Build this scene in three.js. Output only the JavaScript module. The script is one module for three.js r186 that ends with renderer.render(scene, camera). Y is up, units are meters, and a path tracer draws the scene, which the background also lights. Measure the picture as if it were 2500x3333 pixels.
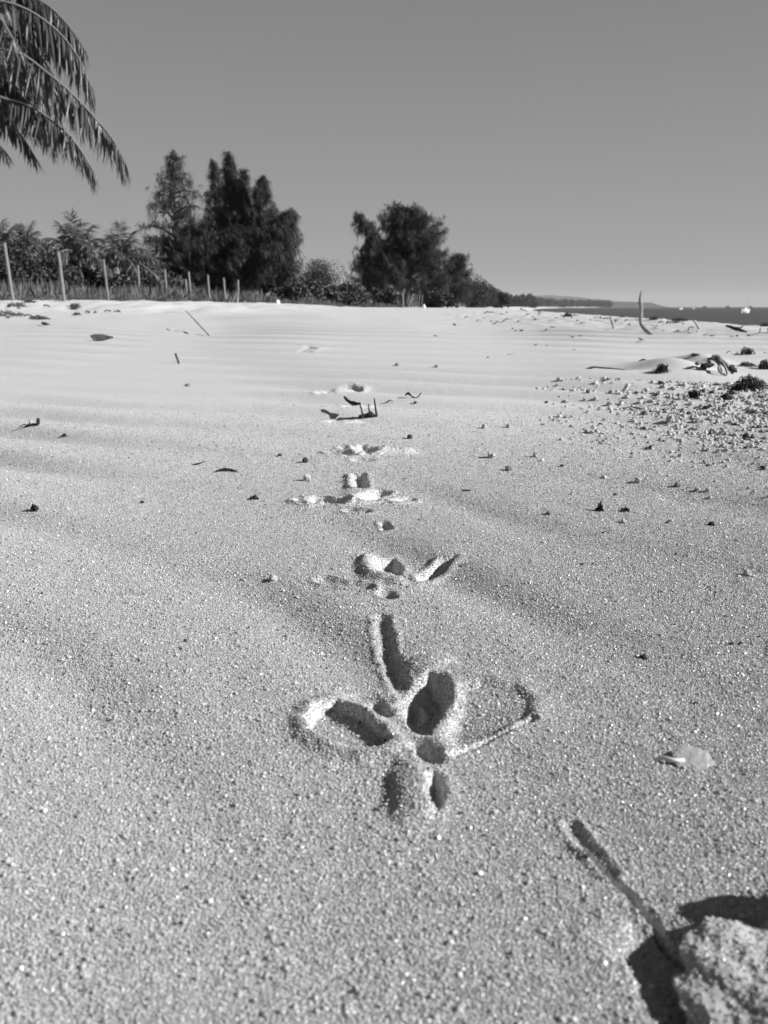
import * as THREE from 'three';
import { mergeGeometries } from 'three/addons/utils/BufferGeometryUtils.js';

// ---------------------------------------------------------------- camera, sky, sun, exposure
const scene = new THREE.Scene();
const CAM_H = 0.17, PITCH = Math.atan(0.2669), F = 2505, CU = 1250, CV = 1666.5;
const camera = new THREE.PerspectiveCamera(67.3, 0.75, 0.01, 20000);
camera.position.set(0, CAM_H, 0);
camera.rotation.x = -PITCH;
camera.focus = 0.62;
camera.userData.fStop = 18;
camera.updateMatrixWorld();

const SUN_EL = 30 * Math.PI / 180, SUN_BACK = 9 * Math.PI / 180;
const SUN = new THREE.Vector3(Math.cos(SUN_EL) * Math.cos(SUN_BACK), Math.sin(SUN_EL), Math.cos(SUN_EL) * Math.sin(SUN_BACK));
{
  const w = 256, h = 512, a = new Float32Array(w * h * 4);
  for (let j = 0; j < h; j++) {
    const e = ((j + 0.5) / h - 0.5) * Math.PI;
    const L = e >= 0 ? 0.012 + 0.215 * Math.exp(-e / 0.56) : 0.22;
    for (let i = 0; i < w; i++) { const k = (j * w + i) * 4; a[k] = a[k + 1] = a[k + 2] = L; a[k + 3] = 1; }
  }
  const t = new THREE.DataTexture(a, w, h, THREE.RGBAFormat, THREE.FloatType);
  t.mapping = THREE.EquirectangularReflectionMapping;
  t.magFilter = t.minFilter = THREE.LinearFilter;
  t.needsUpdate = true;
  scene.background = t;
  scene.environment = t;
}
const sun = new THREE.DirectionalLight(0xffffff, 5);
sun.position.copy(SUN).multiplyScalar(200);
sun.target.position.set(0, 0, -40);
sun.position.add(sun.target.position);
sun.castShadow = true;
sun.shadow.mapSize.set(4096, 4096);
Object.assign(sun.shadow.camera, { left: -90, right: 90, top: 60, bottom: -60, near: 1, far: 500 });
scene.add(sun, sun.target);

const renderer = new THREE.WebGLRenderer({ antialias: true });
renderer.setSize(768, 1024);
renderer.shadowMap.enabled = true;
renderer.toneMapping = THREE.LinearToneMapping;
renderer.toneMappingExposure = 1.75;

// ---------------------------------------------------------------- helpers
function rngOf(s) { return () => { s |= 0; s = s + 0x6D2B79F5 | 0; let t = Math.imul(s ^ s >>> 15, 1 | s); t = t + Math.imul(t ^ t >>> 7, 61 | t) ^ t; return ((t ^ t >>> 14) >>> 0) / 4294967296; }; }
const R = rngOf(20240611);
const rr = (a, b, r = R) => a + (b - a) * r();
const clamp = (x, a, b) => x < a ? a : x > b ? b : x;
const sstep = (a, b, x) => { const t = clamp((x - a) / (b - a), 0, 1); return t * t * (3 - 2 * t); };
const mix = (a, b, t) => a + (b - a) * t;
const NT = 1024, NG = new Float32Array(NT * 2), NP = new Uint16Array(NT * 2);
{ const r = rngOf(77); const p = [...Array(NT).keys()]; for (let i = NT - 1; i > 0; i--) { const j = Math.floor(r() * (i + 1)); [p[i], p[j]] = [p[j], p[i]]; } for (let i = 0; i < NT * 2; i++) NP[i] = p[i & (NT - 1)]; for (let i = 0; i < NT; i++) { const a = r() * 6.2832; NG[i * 2] = Math.cos(a); NG[i * 2 + 1] = Math.sin(a); } }
function noise(x, y) {          // gradient noise, about -0.7 .. 0.7
  const xi = Math.floor(x), yi = Math.floor(y), fx = x - xi, fy = y - yi, u = fx * fx * fx * (fx * (fx * 6 - 15) + 10), v = fy * fy * fy * (fy * (fy * 6 - 15) + 10);
  const X = xi & (NT - 1), Y = yi & (NT - 1), X1 = (X + 1) & (NT - 1), Y1 = (Y + 1) & (NT - 1);
  const a = NP[NP[X] + Y & (NT * 2 - 1)], b = NP[NP[X1] + Y & (NT * 2 - 1)], c = NP[NP[X] + Y1 & (NT * 2 - 1)], d = NP[NP[X1] + Y1 & (NT * 2 - 1)];
  const g = (k, gx, gy) => NG[(k & (NT - 1)) * 2] * gx + NG[(k & (NT - 1)) * 2 + 1] * gy;
  return mix(mix(g(a, fx, fy), g(b, fx - 1, fy), u), mix(g(c, fx, fy - 1), g(d, fx - 1, fy - 1), u), v);
}
const grey = g => new THREE.Color().setRGB(g, g, g);
const V = (x, y, z) => new THREE.Vector3(x, y, z);
const UP = V(0, 1, 0);
const used = {};
function numbered(n) { const k = used[n] = (used[n] ?? -1) + 1; return k ? `${n}_${String(k).padStart(3, '0')}` : n; }
function shadow(o) { o.traverse(m => { if (m.isMesh) { m.castShadow = true; m.receiveShadow = true; } }); return o; }
function mesh(name, g, m, parent) { const o = new THREE.Mesh(g, m); o.name = name; o.castShadow = o.receiveShadow = true; if (parent) parent.add(o); return o; }
function thing(name, label, category, pos, group) { const o = new THREE.Group(); o.name = numbered(name); o.position.copy(pos); o.userData = { label, category }; if (group) o.userData.group = group; scene.add(o); return o; }
function single(name, label, category, g, m, pos, group) { const o = mesh(numbered(name), g, m, scene); if (pos) o.position.copy(pos); o.userData = { label, category }; if (group) o.userData.group = group; return o; }
// direction of a picture point (photograph pixels) and the places on it
function ray(u, v) { const r = (u - CU) / F, t = -(v - CV) / F; return { x: r, y: t * Math.cos(PITCH) - Math.sin(PITCH), f: Math.cos(PITCH) + t * Math.sin(PITCH) }; }
function at(u, v, d) { const q = ray(u, v), k = d / q.f; return V(q.x * k, CAM_H + q.y * k, -d); }
function flat(u, v) { const q = ray(u, v), k = CAM_H / Math.max(-q.y, 1e-4); return [q.x * k, q.f * k]; }     // on the level y = 0: [x, distance]

// ---------------------------------------------------------------- the beach: height of the sand
const CAPS = [];
function cap(pts, r, depth, rim = 0, flatness = 1.6) {          // dent (depth > 0) or ridge (depth < 0) along photograph points
  const p = pts.map(q => flat(q[0], q[1]));
  const ext = r * 2.6;
  CAPS.push({ p, r, depth, rim, flatness, x0: Math.min(...p.map(q => q[0])) - ext, x1: Math.max(...p.map(q => q[0])) + ext, d0: Math.min(...p.map(q => q[1])) - ext, d1: Math.max(...p.map(q => q[1])) + ext });
}
// sunken patches with an outline: depth at its left and right ends, width of the wall, raised rim
const BOWLS = [];
function bowl(pts, left, right, wall, rim, rimWidth = 0.0035) {
  const p = pts.map(q => flat(q[0], q[1])), xs = p.map(q => q[0]), ds = p.map(q => q[1]), e = 0.012;
  BOWLS.push({ p, left, right, wall, rim, rimWidth, a: Math.min(...xs), b: Math.max(...xs), x0: Math.min(...xs) - e, x1: Math.max(...xs) + e, d0: Math.min(...ds) - e, d1: Math.max(...ds) + e });
}
function bowlHeight(X, D) {
  let h = 0;
  for (const c of BOWLS) {
    if (X < c.x0 || X > c.x1 || D < c.d0 || D > c.d1) continue;
    const x = X + 0.0011 * noise(X * 140 + 4, D * 140) + 0.0006 * noise(X * 420, D * 420), d = D + 0.0011 * noise(X * 140 + 40, D * 140 + 7) + 0.0006 * noise(X * 420 + 9, D * 420);
    let best = 1e9, inside = false;
    for (let i = 0, j = c.p.length - 1; i < c.p.length; j = i++) {
      const [ax, ad] = c.p[j], [bx, bd] = c.p[i], ex = bx - ax, ed = bd - ad, t = clamp(((x - ax) * ex + (d - ad) * ed) / (ex * ex + ed * ed + 1e-12), 0, 1), q = Math.hypot(x - ax - ex * t, d - ad - ed * t);
      if (q < best) best = q;
      if ((ad > d) !== (bd > d) && x < (bx - ax) * (d - ad) / (bd - ad) + ax) inside = !inside;
    }
    const sd = inside ? best : -best;
    h -= mix(c.left, c.right, clamp((x - c.a) / (c.b - c.a), 0, 1)) * sstep(-0.15 * c.wall, c.wall, sd);
    if (c.rim && sd < c.wall * 0.6) { const q = (-sd - 0.0012) / c.rimWidth; h += c.rim * Math.exp(-q * q) * (0.85 + 0.5 * noise(X * 90, D * 90)) * sstep(c.wall * 0.6, -0.0005, sd); }
  }
  return h;
}
// nearest print
cap([[1242, 2030], [1262, 2130], [1300, 2215], [1345, 2275]], 0.0046, 0.0034, 0.0012);
bowl([[1288, 2295], [1335, 2228], [1400, 2203], [1462, 2222], [1482, 2290], [1440, 2350], [1400, 2405], [1340, 2385]], 0.0085, 0.0115, 0.0055, 0.0014, 0.004);
bowl([[988, 2352], [1020, 2308], [1098, 2280], [1135, 2308], [1192, 2338], [1255, 2384], [1280, 2435], [1240, 2458], [1178, 2460], [1080, 2438], [1004, 2402]], 0.0046, 0.0028, 0.0036, 0.0034, 0.0048);
cap([[1125, 2318], [1180, 2345], [1235, 2390]], 0.0044, -0.0020);
cap([[1226, 2285], [1242, 2328]], 0.0040, 0.0046, 0.0008);
cap([[1150, 2280], [1200, 2262]], 0.0060, 0.0018, 0.0006);
bowl([[1485, 2245], [1560, 2228], [1680, 2240], [1742, 2292], [1738, 2350], [1640, 2395], [1540, 2428], [1470, 2442], [1440, 2385], [1478, 2310]], 0.0038, 0.0, 0.0070, 0.0022, 0.0068);
cap([[1470, 2460], [1545, 2434], [1640, 2398], [1738, 2358]], 0.0018, 0.0036, 0.0006);
cap([[1365, 2440], [1400, 2468]], 0.0050, 0.0044, 0.0010);
cap([[1290, 2452], [1335, 2490]], 0.0065, -0.0026);
bowl([[1378, 2545], [1412, 2512], [1448, 2540], [1454, 2600], [1428, 2655], [1388, 2625]], 0.0070, 0.0090, 0.0035, 0.0008, 0.003);
cap([[1342, 2548], [1350, 2635]], 0.0072, -0.0046);
cap([[1372, 2180], [1425, 2170]], 0.0070, -0.0036);
// second print
bowl([[1198, 1822], [1284, 1805], [1318, 1834], [1310, 1880], [1250, 1896], [1204, 1882]], 0.0065, 0.0085, 0.0050, 0.0012, 0.003);
cap([[1204, 1812], [1188, 1850], [1212, 1890], [1295, 1906]], 0.0058, -0.0038);
bowl([[1348, 1872], [1428, 1826], [1494, 1822], [1462, 1852], [1402, 1884], [1360, 1900]], 0.0034, 0.0052, 0.0026, 0.0024, 0.003);
cap([[1055, 1905], [1110, 1915], [1190, 1925]], 0.0060, 0.0026, 0.0018);
cap([[1255, 1945], [1270, 1958]], 0.0050, 0.0036, 0.0010);
cap([[1250, 1712], [1262, 1730]], 0.0040, 0.0040, 0.0012);
// third print
cap([[1166, 1545], [1172, 1592]], 0.0075, 0.0075, 0.0022, 2.2);
cap([[1143, 1550], [1148, 1590]], 0.0070, -0.0024);
cap([[1040, 1628], [1105, 1638]], 0.0090, 0.0070, 0.0024, 2.4);
cap([[1148, 1600], [1158, 1640]], 0.0100, -0.0028);
cap([[1190, 1632], [1240, 1604]], 0.0090, 0.0080, 0.0024, 2.2);
cap([[980, 1632], [1010, 1640]], 0.0070, 0.0035, 0.0030);
cap([[1300, 1634], [1330, 1628]], 0.0070, 0.0045, 0.0026);
cap([[1140, 1668], [1190, 1672]], 0.0060, 0.0040, 0.0016);
// fourth print and the fainter ones beyond it
cap([[1185, 1460], [1200, 1474]], 0.0140, 0.0090, 0.0030, 2.2);
cap([[1120, 1462], [1180, 1476]], 0.0075, 0.0045, 0.0035);
cap([[1075, 1476], [1150, 1482]], 0.0075, 0.0045, 0.0035);
cap([[1230, 1476], [1325, 1474]], 0.0130, -0.0070);
cap([[1170, 1500], [1195, 1502]], 0.0090, 0.0045, 0.0020);
for (let [u, v, s] of [[1110, 1372, 1], [1160, 1330, 1.1], [1090, 1292, 1.2], [1140, 1272, 1.2], [1000, 1212, 1.5], [990, 1188, 1.6], [965, 1168, 1.8], [1010, 1160, 1.8], [985, 1150, 2]]) {
  if (s > 1.4) s *= 0.55;
  cap([[u - 8, v], [u + 10, v + 2]], 0.014 * s, 0.008 * s, 0.0025 * s);
  cap([[u - 40, v + 6], [u - 10, v + 3]], 0.011 * s, 0.004 * s, 0.002 * s);
  cap([[u + 12, v + 6], [u + 48, v + 2]], 0.012 * s, -0.0035 * s);
}
// split in the crust at the lower right
cap([[1862, 2688], [1905, 2752], [1930, 2770], [1985, 2845]], 0.0030, 0.0016, 0.0014, 1.0);
cap([[1905, 2768], [1950, 2815], [1992, 2868], [2048, 2908], [2085, 2958], [2135, 2992], [2170, 3045], [2275, 3130]], 0.0013, 0.0055, 0.0004, 2.6);
cap([[2160, 3100], [2250, 3210], [2340, 3333]], 0.0120, 0.0060, 0, 2);

const crest = d => 2.6 + 0.115 * Math.max(d, 0) + 0.00006 * Math.max(d, 0) ** 2;
function capHeight(X, D) {
  let h = 0;
  for (const c of CAPS) {
    if (X < c.x0 || X > c.x1 || D < c.d0 || D > c.d1) continue;
    let best = 1e9; const wxx = X + 0.18 * c.r * noise(X * 95 + 4, D * 95), wdd = D + 0.18 * c.r * noise(X * 95 + 40, D * 95 + 7), x = wxx + 0.10 * c.r * noise(X * 260, D * 260), d = wdd + 0.10 * c.r * noise(X * 260 + 9, D * 260);
    for (let i = 0; i + 1 < c.p.length; i++) {
      const [ax, ad] = c.p[i], [bx, bd] = c.p[i + 1], ex = bx - ax, ed = bd - ad, t = clamp(((x - ax) * ex + (d - ad) * ed) / (ex * ex + ed * ed + 1e-12), 0, 1);
      const q = Math.hypot(x - ax - ex * t, d - ad - ed * t);
      if (q < best) best = q;
    }
    const wob = 1 + 0.22 * noise(x * 170 + 3, d * 170 + 9);
    const q = best / (c.r * wob);
    if (q < 1.6) h -= c.depth * Math.exp(-Math.pow(q * 1.05, c.flatness + 1));
    if (c.rim && q < 2.5) h += c.rim * Math.exp(-(((q - 1.35) / 0.36) ** 2)) * (0.75 + 0.6 * noise(x * 120, d * 120));
  }
  return h;
}
const M1 = flat(2215, 1232), M2 = flat(2345, 1215);
function H(x, d) {
  const dd = Math.max(d, 0);
  let h = 0.045 * sstep(0.9, 4.5, dd);
  // dune foot rising to the left and back
  h += 0.19 * sstep(9, 25, dd) * sstep(-1, -9, x) + 0.10 * sstep(14, 60, dd) * sstep(-3, -14, x - crest(dd));
  const lip = d - 19 - 3.2 * noise(x * 0.16 + 5, 1.5) - 1.2 * noise(x * 0.7, 8);
  h += 0.08 * sstep(-1.2, 1.0, lip) * sstep(-1.5, -5, x);
  if (dd > 12 && x < 0) h += (0.085 * noise(x * 0.8 + 3, d * 0.45) + 0.05 * noise(x * 2.2, d * 1.1 + 5)) * sstep(12, 18, dd) * sstep(-1.5, -4, x) * sstep(60, 30, dd);
  h += sstep(-12, -40, x) * 1.2;
  // fall to the sea
  const out = x - crest(dd);
  if (out > -1) h -= 0.13 * (Math.sqrt(out * out + 1.2) + out) * 0.5;
  if (h < -4) h = -4;
  // broad unevenness
  const far = sstep(2.2, 6, dd);
  if (d > 0.3) h += (0.010 + 0.05 * sstep(4, 20, dd) * sstep(0, -8, x - crest(dd))) * sstep(0.4, 3, dd) * noise(x * 0.7 + 11, d * 0.5 + 4);
  if (far > 0) h += far * (0.010 * noise(x * 2.1, d * 1.7) + sstep(0.2, 1.6, x) * (0.030 * Math.abs(noise(x * 2.6 + 7, d * 1.3)) + 0.022 * Math.abs(noise(x * 6.5 + 7, d * 3.1)))) * (dd < 60 ? 1 : 0.3);
  // wind ripples
  if (dd < 16) {
    const lam = 0.150 + 0.055 * dd, g = mix(0.95, 0.42, sstep(0.45, 1.5, dd));
    const wx = noise(x * 1.6 / (0.5 + dd * 0.5) + 20, d * 1.4 / (0.5 + dd * 0.4) + 3);
    const ph = (Math.log(lam) / 0.055 + x * g / lam + wx * 0.9) * 6.2832 + 0.6;
    const a = (0.0016 + 0.0044 * dd) * sstep(16, 3, dd) * sstep(0.16, 0.40, dd) * clamp(0.55 + 1.5 * noise(x * 3.6 / (0.6 + dd * 0.5) + 1, d * 3.0 / (0.6 + dd * 0.5) + 2), 0.12, 1.4);
    const s = Math.sin(ph + 0.7 * Math.sin(ph + 0.8));
    h += Math.min(a, 0.014) * (s + 0.3 * sstep(0.8, 1.6, dd) * Math.sin(ph * 1.9 + 4 * wx + 1));
  }
  // sand heap with weed on it
  if (dd > 1.2 && dd < 3.2) {
    h += 0.034 * Math.exp(-(((x - M1[0]) / 0.085) ** 2) - (((d - M1[1] - 0.05) / 0.13) ** 2));
    h += 0.028 * Math.exp(-(((x - M2[0]) / 0.06) ** 2) - (((d - M2[1] - 0.12) / 0.12) ** 2));
  }
  // small lumps of the surface
  if (dd < 3) {
    const near = sstep(3, 0.6, dd);
    h += near * (0.0006 * noise(x * 34, d * 34) + 0.00028 * noise(x * 110, d * 110));
    h += sstep(0.35, 0.9, x / Math.max(dd, 0.3) + 0.1) * near * 0.0025 * Math.max(0, noise(x * 60, d * 60));
  }
  if (d > 0.05 && d < 6) h += capHeight(x, d) + bowlHeight(x, d);
  return h;
}
const ground = (x, d, lift = 0) => V(x, H(x, d) + lift, -d);
function onSand(u, v, lift = 0) {                 // where the line of sight meets the sand
  const q = ray(u, v); let k = 0.05, s = 0.004;
  for (let i = 0; i < 4000; i++) { const x = q.x * k, d = q.f * k, y = CAM_H + q.y * k; if (y < H(x, d)) break; k += s; s = 0.0015 + k * 0.004; }
  return ground(q.x * k, q.f * k, lift);
}

// ---------------------------------------------------------------- textures
function dataTex(n, fn, srgb) {
  const a = new Uint8Array(n * n * 4);
  for (let j = 0; j < n; j++) for (let i = 0; i < n; i++) { const c = clamp(fn(i, j) * 255, 0, 255) | 0, k = (j * n + i) * 4; a[k] = a[k + 1] = a[k + 2] = c; a[k + 3] = 255; }
  const t = new THREE.DataTexture(a, n, n, THREE.RGBAFormat, THREE.UnsignedByteType);
  t.wrapS = t.wrapT = THREE.RepeatWrapping; t.magFilter = THREE.LinearFilter; t.minFilter = THREE.LinearMipmapLinearFilter; t.generateMipmaps = true;
  if (srgb) t.colorSpace = THREE.SRGBColorSpace; t.needsUpdate = true; return t;
}
const rt = rngOf(5);
const GN = 1024, grainField = new Float32Array(GN * GN), grainTone = new Float32Array(GN * GN);
{ // scattered round grains, each with its own tone
  grainTone.fill(0.60);
  for (let k = 0; k < 150000; k++) {
    const cx = rt() * GN, cy = rt() * GN, r = 1.3 + 1.7 * rt(), t0 = rt(), tone = t0 < 0.035 ? 0.18 : t0 < 0.18 ? 0.42 + 0.1 * rt() : t0 > 0.93 ? 0.95 : 0.58 + 0.3 * rt(), top = 0.45 + 0.55 * rt();
    for (let j = -3; j <= 3; j++) for (let i = -3; i <= 3; i++) {
      const q = (i * i + j * j) / (r * r); if (q > 1) continue;
      const x = (Math.floor(cx) + i + GN) % GN, y = (Math.floor(cy) + j + GN) % GN, h = top * Math.sqrt(1 - q), at = y * GN + x;
      if (h > grainField[at]) { grainField[at] = h; grainTone[at] = tone; }
    }
  }
}
const sandMap = dataTex(GN, (i, j) => grainTone[j * GN + i] * 0.26 + 0.685, true);
const sandBump = dataTex(GN, (i, j) => grainField[j * GN + i]);
for (const t of [sandMap, sandBump]) t.repeat.set(1 / 0.36, 1 / 0.36);
const woodMap = dataTex(256, (i, j) => 0.72 + 0.22 * noise(i * 0.09, j * 0.012) + 0.14 * noise(i * 0.3, j * 0.03), true);
const woodBump = dataTex(256, (i, j) => 0.5 + 0.5 * noise(i * 0.16, j * 0.014) + 0.3 * noise(i * 0.5, j * 0.04));

const M = {
  sand: new THREE.MeshStandardMaterial({ color: grey(0.62), map: sandMap, bumpMap: sandBump, bumpScale: 0.0007, roughness: 0.95 }),
  grain: new THREE.MeshPhysicalMaterial({ color: grey(0.63), roughness: 0.32, flatShading: true }),
  clod: new THREE.MeshStandardMaterial({ color: grey(0.3465), roughness: 0.95 }),
  paleWood: new THREE.MeshStandardMaterial({ color: grey(0.62), map: woodMap, bumpMap: woodBump, bumpScale: 0.004, roughness: 0.85 }),
  postWood: new THREE.MeshStandardMaterial({ color: grey(0.38), map: woodMap, bumpMap: woodBump, bumpScale: 0.01, roughness: 0.9 }),
  midWood: new THREE.MeshStandardMaterial({ color: grey(0.1386), map: woodMap, bumpMap: woodBump, bumpScale: 0.002, roughness: 0.9 }),
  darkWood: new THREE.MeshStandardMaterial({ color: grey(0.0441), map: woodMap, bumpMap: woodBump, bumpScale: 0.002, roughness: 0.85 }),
  weed: new THREE.MeshStandardMaterial({ color: grey(0.01386), roughness: 0.7 }),
  black: new THREE.MeshStandardMaterial({ color: grey(0.008), roughness: 0.5 }),
  shell: new THREE.MeshPhysicalMaterial({ color: grey(0.4914), roughness: 0.45 }),
  stone: new THREE.MeshStandardMaterial({ color: grey(0.315), roughness: 0.9 }),
  stoneDark: new THREE.MeshStandardMaterial({ color: grey(0.0315), roughness: 0.8 }),
  bark: new THREE.MeshStandardMaterial({ color: grey(0.0819), roughness: 0.95 }),
  needle: new THREE.MeshStandardMaterial({ color: grey(0.02835), roughness: 0.8, side: THREE.DoubleSide }),
  needle2: new THREE.MeshStandardMaterial({ color: grey(0.0378), roughness: 0.8, side: THREE.DoubleSide }),
  bush: new THREE.MeshStandardMaterial({ color: grey(0.0315), roughness: 0.7, side: THREE.DoubleSide }),
  bushPale: new THREE.MeshStandardMaterial({ color: grey(0.05985), roughness: 0.7, side: THREE.DoubleSide }),
  grass: new THREE.MeshStandardMaterial({ color: grey(0.1008), roughness: 0.8, side: THREE.DoubleSide }),
  leafletPaleLit: new THREE.MeshPhysicalMaterial({ color: grey(0.11), roughness: 0.4, side: THREE.DoubleSide }),  // paler copy: sunlit streaks on the fronds put into the colour
  leafletDark: new THREE.MeshPhysicalMaterial({ color: grey(0.028), roughness: 0.45, side: THREE.DoubleSide }),
  leaflet: new THREE.MeshPhysicalMaterial({ color: grey(0.04725), roughness: 0.42, side: THREE.DoubleSide }),
  rachis: new THREE.MeshStandardMaterial({ color: grey(0.189), roughness: 0.6 }),
  sea: new THREE.MeshPhysicalMaterial({ color: grey(0.05355), roughness: 0.55, specularIntensity: 0.22 }),
  hull: new THREE.MeshStandardMaterial({ color: grey(0.85), roughness: 0.4 }),
  hullDark: new THREE.MeshStandardMaterial({ color: grey(0.0378), roughness: 0.5 }),
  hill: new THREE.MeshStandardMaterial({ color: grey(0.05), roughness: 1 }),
  gel: new THREE.MeshPhysicalMaterial({ color: grey(0.36), roughness: 0.5, transmission: 0.35, thickness: 0 }),
};

// ---------------------------------------------------------------- ground sheet
{
  const ds = [-40, -20, -10, -5, -3, -2, -1.2, -0.7, -0.4, -0.2, -0.1, -0.04];
  let d = 0; while (d < 2700) { ds.push(d); d += d < 0.1 ? 0.006 : d < 0.52 ? 0.0012 : d < 30 ? 0.0012 + 0.0068 * (d - 0.52) : 0.2 + 0.035 * (d - 30); }
  const us = []; { const o = []; let u = 1, s = 2 / 560; while (u < 70) { s *= 1.16; u += s; o.push(u); } for (let i = o.length - 1; i >= 0; i--) us.push(-o[i]); for (let i = 0; i <= 560; i++) us.push(-1 + 2 * i / 560); us.push(...o); }
  const nc = us.length, nr = ds.length, pos = new Float32Array(nc * nr * 3), uv = new Float32Array(nc * nr * 2), idx = new Uint32Array((nc - 1) * (nr - 1) * 6);
  let k = 0;
  for (let r = 0; r < nr; r++) { const w = 0.12 + 0.62 * Math.max(ds[r], 0); for (let c = 0; c < nc; c++) { const x = us[c] * w; pos[k * 3] = x; pos[k * 3 + 1] = H(x, ds[r]); pos[k * 3 + 2] = -ds[r]; uv[k * 2] = x; uv[k * 2 + 1] = ds[r]; k++; } }
  k = 0;
  for (let r = 0; r + 1 < nr; r++) for (let c = 0; c + 1 < nc; c++) { const a = r * nc + c, b = a + 1, e = a + nc, f = e + 1; idx[k++] = a; idx[k++] = b; idx[k++] = e; idx[k++] = b; idx[k++] = f; idx[k++] = e; }
  const g = new THREE.BufferGeometry(); g.setAttribute('position', new THREE.BufferAttribute(pos, 3)); g.setAttribute('uv', new THREE.BufferAttribute(uv, 2)); g.setIndex(new THREE.BufferAttribute(idx, 1)); g.computeVertexNormals();
  const o = mesh('sand_beach', g, M.sand, scene); o.userData = { kind: 'structure', label: 'pale rippled sand beach with a line of bird prints' };
  console.log('ground', nr, nc, idx.length / 3);
}
// ---------------------------------------------------------------- sea and far coast
{
  const g = new THREE.PlaneGeometry(10000, 5200, 1, 1); g.rotateX(-Math.PI / 2);
  const o = mesh('sea', g, M.sea, scene); o.position.set(3000, -2.4, -2400); o.userData = { kind: 'structure', label: 'calm grey sea at the horizon' };
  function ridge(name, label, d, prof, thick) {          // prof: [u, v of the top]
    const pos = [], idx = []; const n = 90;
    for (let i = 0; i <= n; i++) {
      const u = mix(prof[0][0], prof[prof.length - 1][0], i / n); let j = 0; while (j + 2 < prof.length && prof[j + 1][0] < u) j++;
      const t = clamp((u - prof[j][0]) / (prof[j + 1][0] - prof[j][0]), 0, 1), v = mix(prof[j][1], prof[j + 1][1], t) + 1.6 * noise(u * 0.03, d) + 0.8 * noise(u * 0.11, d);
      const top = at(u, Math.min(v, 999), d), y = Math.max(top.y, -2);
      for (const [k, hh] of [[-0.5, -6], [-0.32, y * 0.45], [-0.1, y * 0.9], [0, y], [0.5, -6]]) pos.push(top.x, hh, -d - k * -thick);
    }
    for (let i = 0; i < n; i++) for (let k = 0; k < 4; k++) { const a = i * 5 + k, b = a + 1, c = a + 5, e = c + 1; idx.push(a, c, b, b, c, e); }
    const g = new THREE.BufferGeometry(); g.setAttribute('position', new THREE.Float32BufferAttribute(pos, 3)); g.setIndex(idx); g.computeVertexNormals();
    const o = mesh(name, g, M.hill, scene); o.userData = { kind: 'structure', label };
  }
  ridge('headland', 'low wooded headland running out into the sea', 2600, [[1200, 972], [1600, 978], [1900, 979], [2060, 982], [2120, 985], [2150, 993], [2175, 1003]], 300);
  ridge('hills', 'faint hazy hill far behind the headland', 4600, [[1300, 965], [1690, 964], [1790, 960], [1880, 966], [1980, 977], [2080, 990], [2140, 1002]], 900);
}
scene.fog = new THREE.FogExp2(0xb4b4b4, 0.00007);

// ---------------------------------------------------------------- sand grains in front of the lens
const clodSpots = [];            // filled by the clods below: functions giving surface points
{
  const g = new THREE.IcosahedronGeometry(0.5, 0);
  { const p = g.attributes.position; const seen = {}; const r = rngOf(9); for (let i = 0; i < p.count; i++) { const key = [p.getX(i), p.getY(i), p.getZ(i)].map(q => q.toFixed(3)).join(); const s = seen[key] ??= 0.8 + 0.4 * r(); p.setXYZ(i, p.getX(i) * s, p.getY(i) * s, p.getZ(i) * s); } }
  g.computeVertexNormals();
  globalThis.grainGeometry = g;
}
function grainCloud(name, label, places) {               // places: [x, y, z, size]
  const im = new THREE.InstancedMesh(grainGeometry, M.grain, places.length / 4), m = new THREE.Matrix4(), q = new THREE.Quaternion(), e = new THREE.Euler(), p = V(), s = V(), c = new THREE.Color(), r = rngOf(31);
  for (let i = 0; i < im.count; i++) {
    p.set(places[i * 4], places[i * 4 + 1], places[i * 4 + 2]); const z = places[i * 4 + 3];
    e.set(r() * 6.28, r() * 6.28, r() * 6.28); q.setFromEuler(e); s.set(z * (0.8 + 0.5 * r()), z * (0.7 + 0.4 * r()), z * (0.8 + 0.4 * r()));
    im.setMatrixAt(i, m.compose(p, q, s));
    const t = r(), a = t < 0.018 ? 0.06 : t < 0.10 ? 0.30 + 0.12 * r() : t > 0.95 ? 0.9 : 0.46 + 0.18 * r(); c.setRGB(a, a, a); im.setColorAt(i, c);
  }
  im.name = name; im.castShadow = im.receiveShadow = true; im.userData = { kind: 'stuff', label, category: 'sand' }; scene.add(im); return im;
}
{
  const P = [], r = rngOf(404);
  let d = 0.085;
  while (d < 1.45) {
    const pitch = 0.00064 * Math.max(1, Math.pow(d / 0.46, 1.35)), size = 0.00070 * Math.max(1, Math.pow(d / 0.6, 0.6)), w = 0.575 * d + 0.07;
    for (let x = -w; x < w; x += pitch) {
      const xx = x + (r() - 0.5) * pitch, dd = d + (r() - 0.5) * pitch, b = r();
      if (d > 0.55 && r() < sstep(0.55, 1.45, d)) continue;
      const z = size * (b < 0.012 ? 1.7 + 0.9 * r() : b < 0.06 ? 1.2 + 0.4 * r() : 0.6 + 0.6 * b);
      P.push(xx, H(xx, dd) + z * (0.05 + 0.3 * r()), -dd, z);
    }
    d += pitch;
  }
  console.log('grains', P.length / 4);
  grainCloud('sand_grains', 'loose coarse quartz grains covering the near beach', P);
}

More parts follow.
